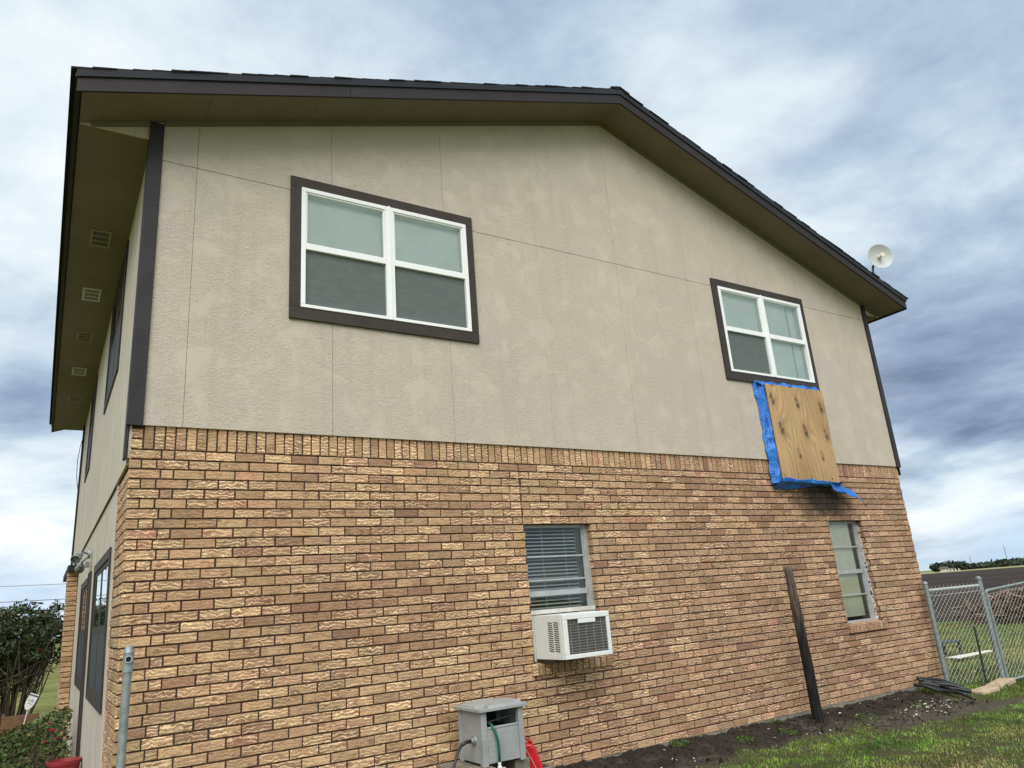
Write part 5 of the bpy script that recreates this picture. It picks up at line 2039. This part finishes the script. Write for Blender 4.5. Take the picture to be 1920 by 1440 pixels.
# far wood as one mass
fw = MB()
for k in range(330):
    b = 62.9 + 11.5 * (k + random.random()) / 330 * 1.0
    d0 = 560 + random.uniform(-20, 60)
    x, y = far_pt(b, 0, d0)
    hh = random.uniform(2.7, 4.2) * (0.75 + 0.5 * sst(62, 66, b)) * (1 + 0.18 * fbm(b * 1.3, 0.5))
    crown(fw, (x, y, hh * 0.52), random.uniform(3, 6), random.uniform(3, 6), hh * 0.52, 36, 1.3, DGREEN, seed=k)
tag(fw.build('far_wood', M['leaf']), 'dark belt of woodland on the far side of the fields', 'woodland', kind='stuff')

for (b, d0, h, w, lab) in ((61.35, 470, 5.3, 8, 'round dark tree left of the far farmhouse'), (62.0, 500, 6.1, 15, 'broad dark tree behind the far farmhouse'),
                           (62.75, 490, 5.3, 9, 'dark tree right of the far farmhouse')):
    x, y = far_pt(b, 0, d0)
    tree('tree', x, y, h, w, lab, 500, 0.9, DGREEN, 'trees round the far farmhouse', 0.35)
# farmhouse far off
x, y = far_pt(61.75, 0, 462)
fh = thing('farmhouse', 'tiny white walled farmhouse among trees across the field', 'house', (x, y, 0))
a = math.radians(61.75)
ux, uy = Vector((math.cos(a), -math.sin(a), 0)), Vector((math.sin(a), math.cos(a), 0))
w_ = MB()
w_.obox((x, y, 0.8), ux * 1.8, uy * 3, Vector((0, 0, 0.8)))
w_.build('wall', M['dirty_white'], fh)
r_ = MB()
p0 = Vector((x, y, 1.6))
q = [p0 - ux * 2.6 - uy * 3.5, p0 + ux * 2.6 - uy * 3.5, p0 + ux * 2.6 + uy * 3.5, p0 - ux * 2.6 + uy * 3.5]
t0, t1 = p0 - ux * 1.8 + Vector((0, 0, 1.2)), p0 + ux * 1.8 + Vector((0, 0, 1.2))
r_.poly([q[0], q[1], t1, t0]); r_.poly([q[2], q[3], t0, t1]); r_.poly([q[1], q[2], t1]); r_.poly([q[3], q[0], t0])
r_.build('roof', M['char'], fh)
for k, nm in enumerate(('leftmost', 'second', 'third', 'fourth', 'fifth')):
    x, y = far_pt(61.82 + k * 0.19, 0, 430)
    fp = MB()
    fp.tube([(x, y, -0.1), (x, y, 1.5)], 0.18, 6)
    tag(fp.build('white_post', M['chip']), '%s of the white posts before the far farmhouse' % nm, 'post', 'white posts before the far farmhouse')

# radio masts on the horizon
for (b, zt, lab) in ((63.35, 9.2, 'thin radio mast left of the others above the far wood'), (65.35, 14.5, 'tall radio mast in the middle above the far wood'), (67.25, 14.2, 'radio mast near the right edge above the far wood')):
    x, y = far_pt(b, 0, 620)
    ms = MB()
    ms.tube([(x, y, 0), (x, y, zt)], [0.35, 0.16], 5)
    for k in range(4):
        z = zt * (0.45 + 0.15 * k)
        ms.tube([(x - 0.5, y, z), (x + 0.5, y, z)], 0.1, 4)
    tag(ms.build('radio_mast', M['galv']), lab, 'mast', 'radio masts on the horizon')

# ================================================================== LEFT SIDE GARDEN
# big flowering shrub behind the brick pier
ol = thing('flowering_shrub', 'tall dark leggy shrub with red flowers behind the brick pier', 'shrub', (-0.9, 10.3, 0))
sm = MB()
tips = []
for k in range(64):
    a = random.random() * 6.283
    r0 = random.uniform(0, 0.28)
    b0 = Vector((-0.75 + r0 * math.cos(a), 10.2 + r0 * math.sin(a), 0))
    sp = random.uniform(0.2, 1.2)
    hh = random.uniform(1.3, 2.25)
    t = b0 + Vector((math.cos(a) * sp, math.sin(a) * sp, hh))
    if t.x > -0.05:
        t.x = -0.05 - random.random() * 0.2
    m1 = b0.lerp(t, 0.4) + Vector((random.gauss(0, .06), random.gauss(0, .06), 0.12))
    sm.tube([b0, m1, t], [0.016, 0.011, 0.004], 5, False)
    tips.append((b0, m1, t))
    for q_ in range(2):
        s0 = m1.lerp(t, random.random() * 0.6)
        e0 = s0 + Vector((random.gauss(0, .25), random.gauss(0, .25), random.uniform(0.1, 0.4)))
        sm.tube([s0, e0], [0.006, 0.003], 4, False)
sm.build('stems', M['bark'], ol)
lf = MB()
OLC = [(0.028, 0.048, 0.018), (0.042, 0.068, 0.024), (0.062, 0.088, 0.036), (0.034, 0.036, 0.022)]
for k in range(60000):
    v = Vector((random.uniform(-1, 1), random.uniform(-1, 1), random.uniform(-1, 1)))
    if v.length > 1:
        continue
    nn = fbm(v.x * 3, v.y * 3, v.z * 3, 3)
    if nn < -0.22 or v.length > 0.78 + 0.5 * nn:
        continue
    p = Vector((-0.85 + v.x * 1.3, 10.3 + v.y * 1.0, 1.42 + v.z * 0.84 + 0.20 * (v.x + 0.2)))
    if p.x > -0.02:
        continue
    if p.z < 0.95 and random.random() < 0.55:
        continue
    s = random.uniform(0.03, 0.062)
    d1 = Vector((random.gauss(0, 1), random.gauss(0, 1), random.gauss(0, 0.8))).normalized() * s
    d2 = d1.cross(Vector((random.gauss(0, 1), random.gauss(0, 1), random.gauss(0, 1)))).normalized() * s * 0.36
    c = random.choice(OLC)
    kk = random.uniform(0.6, 1.5)
    lf.poly([p - d1, p - d2, p + d1, p + d2], tuple(t * kk for t in c))
lf.build('foliage', M['leaf'], ol)


def flower(mb, p, r, col):
    p = Vector(p)
    for ring, (rr, n, up) in enumerate(((1.0, 7, 0.3), (0.65, 6, 0.75), (0.35, 4, 1.0))):
        for k in range(n):
            a = 6.283 * k / n + ring * 0.5
            o = Vector((math.cos(a), math.sin(a), up * 0.8)).normalized()
            t = Vector((-math.sin(a), math.cos(a), 0))
            q = p + Vector((0, 0, ring * r * 0.15))
            kk = random.uniform(0.75, 1.2)
            mb.poly([q, q + (o + t * 0.6) * r * rr * 0.8, q + o * r * rr * 1.15, q + (o - t * 0.6) * r * rr * 0.8], tuple(c_ * kk for c_ in col))


for (x, y, z) in ((-0.42, 9.3, 2.03), (-0.80, 9.35, 2.00), (-1.22, 9.3, 1.92), (-0.95, 9.3, 1.05), (-1.02, 9.4, 0.92), (-0.40, 9.35, 1.42), (-1.25, 9.4, 1.55)):
    fb_ = MB()
    flower(fb_, (x, y, z), 0.052, (0.32, 0.02, 0.03))
    fb_.build('flower', M['flower'], ol)

# low rose bush nearer the side wall
rb = thing('rose_bush', 'low green rose bush with red blooms beside the side wall', 'shrub', (-0.6, 5.2, 0))
rsn = MB()
for k in range(60):
    b0 = Vector((random.uniform(-1.5, -0.12), random.uniform(4.2, 6.0), 0))
    sm_t = b0 + Vector((random.gauss(0, .2), random.gauss(0, .2), random.uniform(.3, .7)))
    sm_t.x = min(sm_t.x, -0.06)
    rsn.tube([b0, b0.lerp(sm_t, 0.5) + Vector((random.gauss(0, .03), 0, .05)), sm_t], [0.008, 0.006, 0.003], 5, False)
rsn.build('stems', M['bark'], rb)
rl_ = MB()
RC = [(0.030, 0.060, 0.014), (0.045, 0.085, 0.018), (0.065, 0.110, 0.026), (0.050, 0.050, 0.018), (0.11, 0.12, 0.035)]
for k in range(9500):
    x, y = random.uniform(-1.9, -0.03), random.uniform(3.9, 6.3)
    top = 0.76 + 0.36 * (x + 0.1) * 0.9 - 0.06 * (y - 5) + 0.10 * fbm(x * 3, y * 3, 1.0, 3)
    top = max(0.24, top) * (1 - 0.5 * sst(0.6, 1.25, abs(y - 5.1)))
    z = top * random.random() ** 0.45
    if fbm(x * 4, y * 4, z * 4, 2) < -0.25:
        continue
    p = Vector((x, y, z))
    s = random.uniform(0.016, 0.034)
    d1 = Vector((random.gauss(0, 1), random.gauss(0, 1), random.gauss(0, 0.7))).normalized() * s
    d2 = d1.cross(Vector((random.gauss(0, 1), random.gauss(0, 1), random.gauss(0, 1)))).normalized() * s * 0.55
    c = random.choice(RC)
    kk = random.uniform(0.6, 1.4)
    rl_.poly([p - d1, p - d2, p + d1, p + d2], tuple(t * kk for t in c))
rl_.build('foliage', M['leaf'], rb)
for (x, y, z, r, col) in ((-0.05, 4.75, 0.755, 0.040, (0.62, 0.06, 0.02)), (-0.235, 4.3, 0.60, 0.046, (0.66, 0.01, 0.05)), (-0.25, 4.5, 0.655, 0.036, (0.50, 0.05, 0.07)),
                          (-0.17, 4.2, 0.515, 0.042, (0.55, 0.03, 0.05)), (-0.28, 4.15, 0.505, 0.034, (0.56, 0.05, 0.06)), (-0.33, 4.5, 0.64, 0.024, (0.5, 0.14, 0.1))):
    fb_ = MB()
    flower(fb_, (x, y, z), r, col)
    fb_.build('flower', M['flower'], rb)

# yard sign
ys_ = thing('yard_sign', 'small white shield shaped sign on a stake before the wooden planter', 'sign', (-0.50, 7.3, 0))
sk = MB()
sk.tube([(-0.55, 7.32, 0.2), (-0.475, 7.31, 0.70)], 0.007, 6)
sk.build('stake', M['white_metal'], ys_)
tilt = Matrix.Translation((-0.452, 7.30, 0.755)) @ Matrix.Rotation(0.42, 4, 'Y')
pn = MB()
prof = [(-0.058, 0.10), (0.058, 0.10), (0.058, -0.03), (0.048, -0.075), (0.028, -0.108), (0.0, -0.125), (-0.028, -0.108), (-0.048, -0.075), (-0.058, -0.03)]
n = len(prof)
for yy in (-0.004, 0.004):
    for (a, b) in prof:
        pn.v.append(tuple(tilt @ Vector((a, yy, b))))
pn.face(list(range(n)))
pn.face(list(range(n, 2 * n))[::-1])
for k in range(n):
    pn.face((k, (k + 1) % n, n + (k + 1) % n, n + k))
pno = pn.build('panel', M['white_metal'], ys_, fix=True)
bd_ = MB()
def sq(x0, x1, z0, z1):
    bd_.poly([tuple(tilt @ Vector((a, -0.0055, b))) for a, b in ((x0, z0), (x1, z0), (x1, z1), (x0, z1))])
sq(-0.058, 0.058, 0.065, 0.085)
# letter strokes: a, d, c
for x_ in (-0.034, -0.004):
    sq(x_, x_ + 0.016, 0.012, 0.017); sq(x_, x_ + 0.016, -0.014, -0.009); sq(x_, x_ + 0.004, -0.014, 0.017)
sq(-0.020, -0.016, -0.014, 0.017)
sq(0.010, 0.014, -0.014, 0.036)
sq(0.022, 0.038, 0.012, 0.017); sq(0.022, 0.038, -0.014, -0.009); sq(0.022, 0.026, -0.014, 0.017)
sq(-0.03, 0.03, -0.040, -0.034)
bd_.build('lettering', simple('sign_ink', (0.05, 0.09, 0.10), 0.6), pno)

# wooden planter box
pbx = MB()
for k in range(3):
    pbx.box(-0.80, -0.33, 7.75, 7.78, 0.0 + k * 0.185, 0.0 + k * 0.185 + 0.178)
    pbx.box(-0.36, -0.33, 7.781, 8.3, 0.0 + k * 0.185, 0.0 + k * 0.185 + 0.178)
    pbx.box(-0.80, -0.77, 7.781, 8.3, 0.0 + k * 0.185, 0.0 + k * 0.185 + 0.178)
pbx.box(-0.76, -0.37, 7.785, 8.3, 0.40, 0.45)
tag(pbx.build('planter_box', M['wood_box'], bevel=0.004), 'weathered brown wooden planter box on the lawn edge', 'planter')

# red pot
po_ = MB()
po_.lathe([(0.001, 0.0), (0.11, 0.0), (0.148, 0.34), (0.158, 0.342), (0.160, 0.375), (0.150, 0.378), (0.140, 0.33), (0.12, 0.26), (0.001, 0.26)], (-0.105, 3.55, 0.0), (0, 0, 1), 32)
tag(po_.build('plant_pot', M['pot_red'], smooth=False), 'dark red plastic plant pot at the foot of the side wall', 'pot')

# trees far left
tree('tree', -2.3, 34, 2.75, 2.6, 'dark rounded tree far behind the flowering shrub', 1500, 0.14, DGREEN, None, 0.08)
x, y = far_pt(-4.5, 0, 60)
tree('tree', x, y, 4.0, 6.5, 'dark distant tree at the left edge past the lawn', 1500, 0.2, DGREEN, None, 0.2)

# overhead lines
wires = [(60, -30, 5.55, 5.50, 0.02, 0.06, 'uppermost faint overhead wire left of the house'), (60, -30, 4.45, 4.40, 0.028, 0.06, 'second faint overhead wire left of the house'),
         (60, -30, 5.6, 5.6, 0.055, 1.6, 'thick sagging overhead cable left of the house'), (60, -30, 3.55, 3.50, 0.02, 0.05, 'overhead wire just under the thick cable'), (60, -30, 2.72, 2.60, 0.022, 0.05, 'lowest overhead wire above the shrub')]
for (yy, xl, za, zb, r, sag, lab) in wires:
    xr = 36
    mb = MB()
    pts = []
    for k in range(41):
        t = k / 40
        if sag > 1:
            xx = -16 + 34 * t
            z = 3.62 + 0.0065 * (xx - 0.6) ** 2 * (4.0 if xx < 0.6 else 0.5)
        else:
            xx = xl + (xr - xl) * t
            z = za + (zb - za) * t - sag * 4 * t * (1 - t)
        pts.append((xx, yy, z))
    mb.tube(pts, r, 5, False)
    tag(mb.build('power_line', M['line']), lab, 'cable', 'overhead lines left of the house')
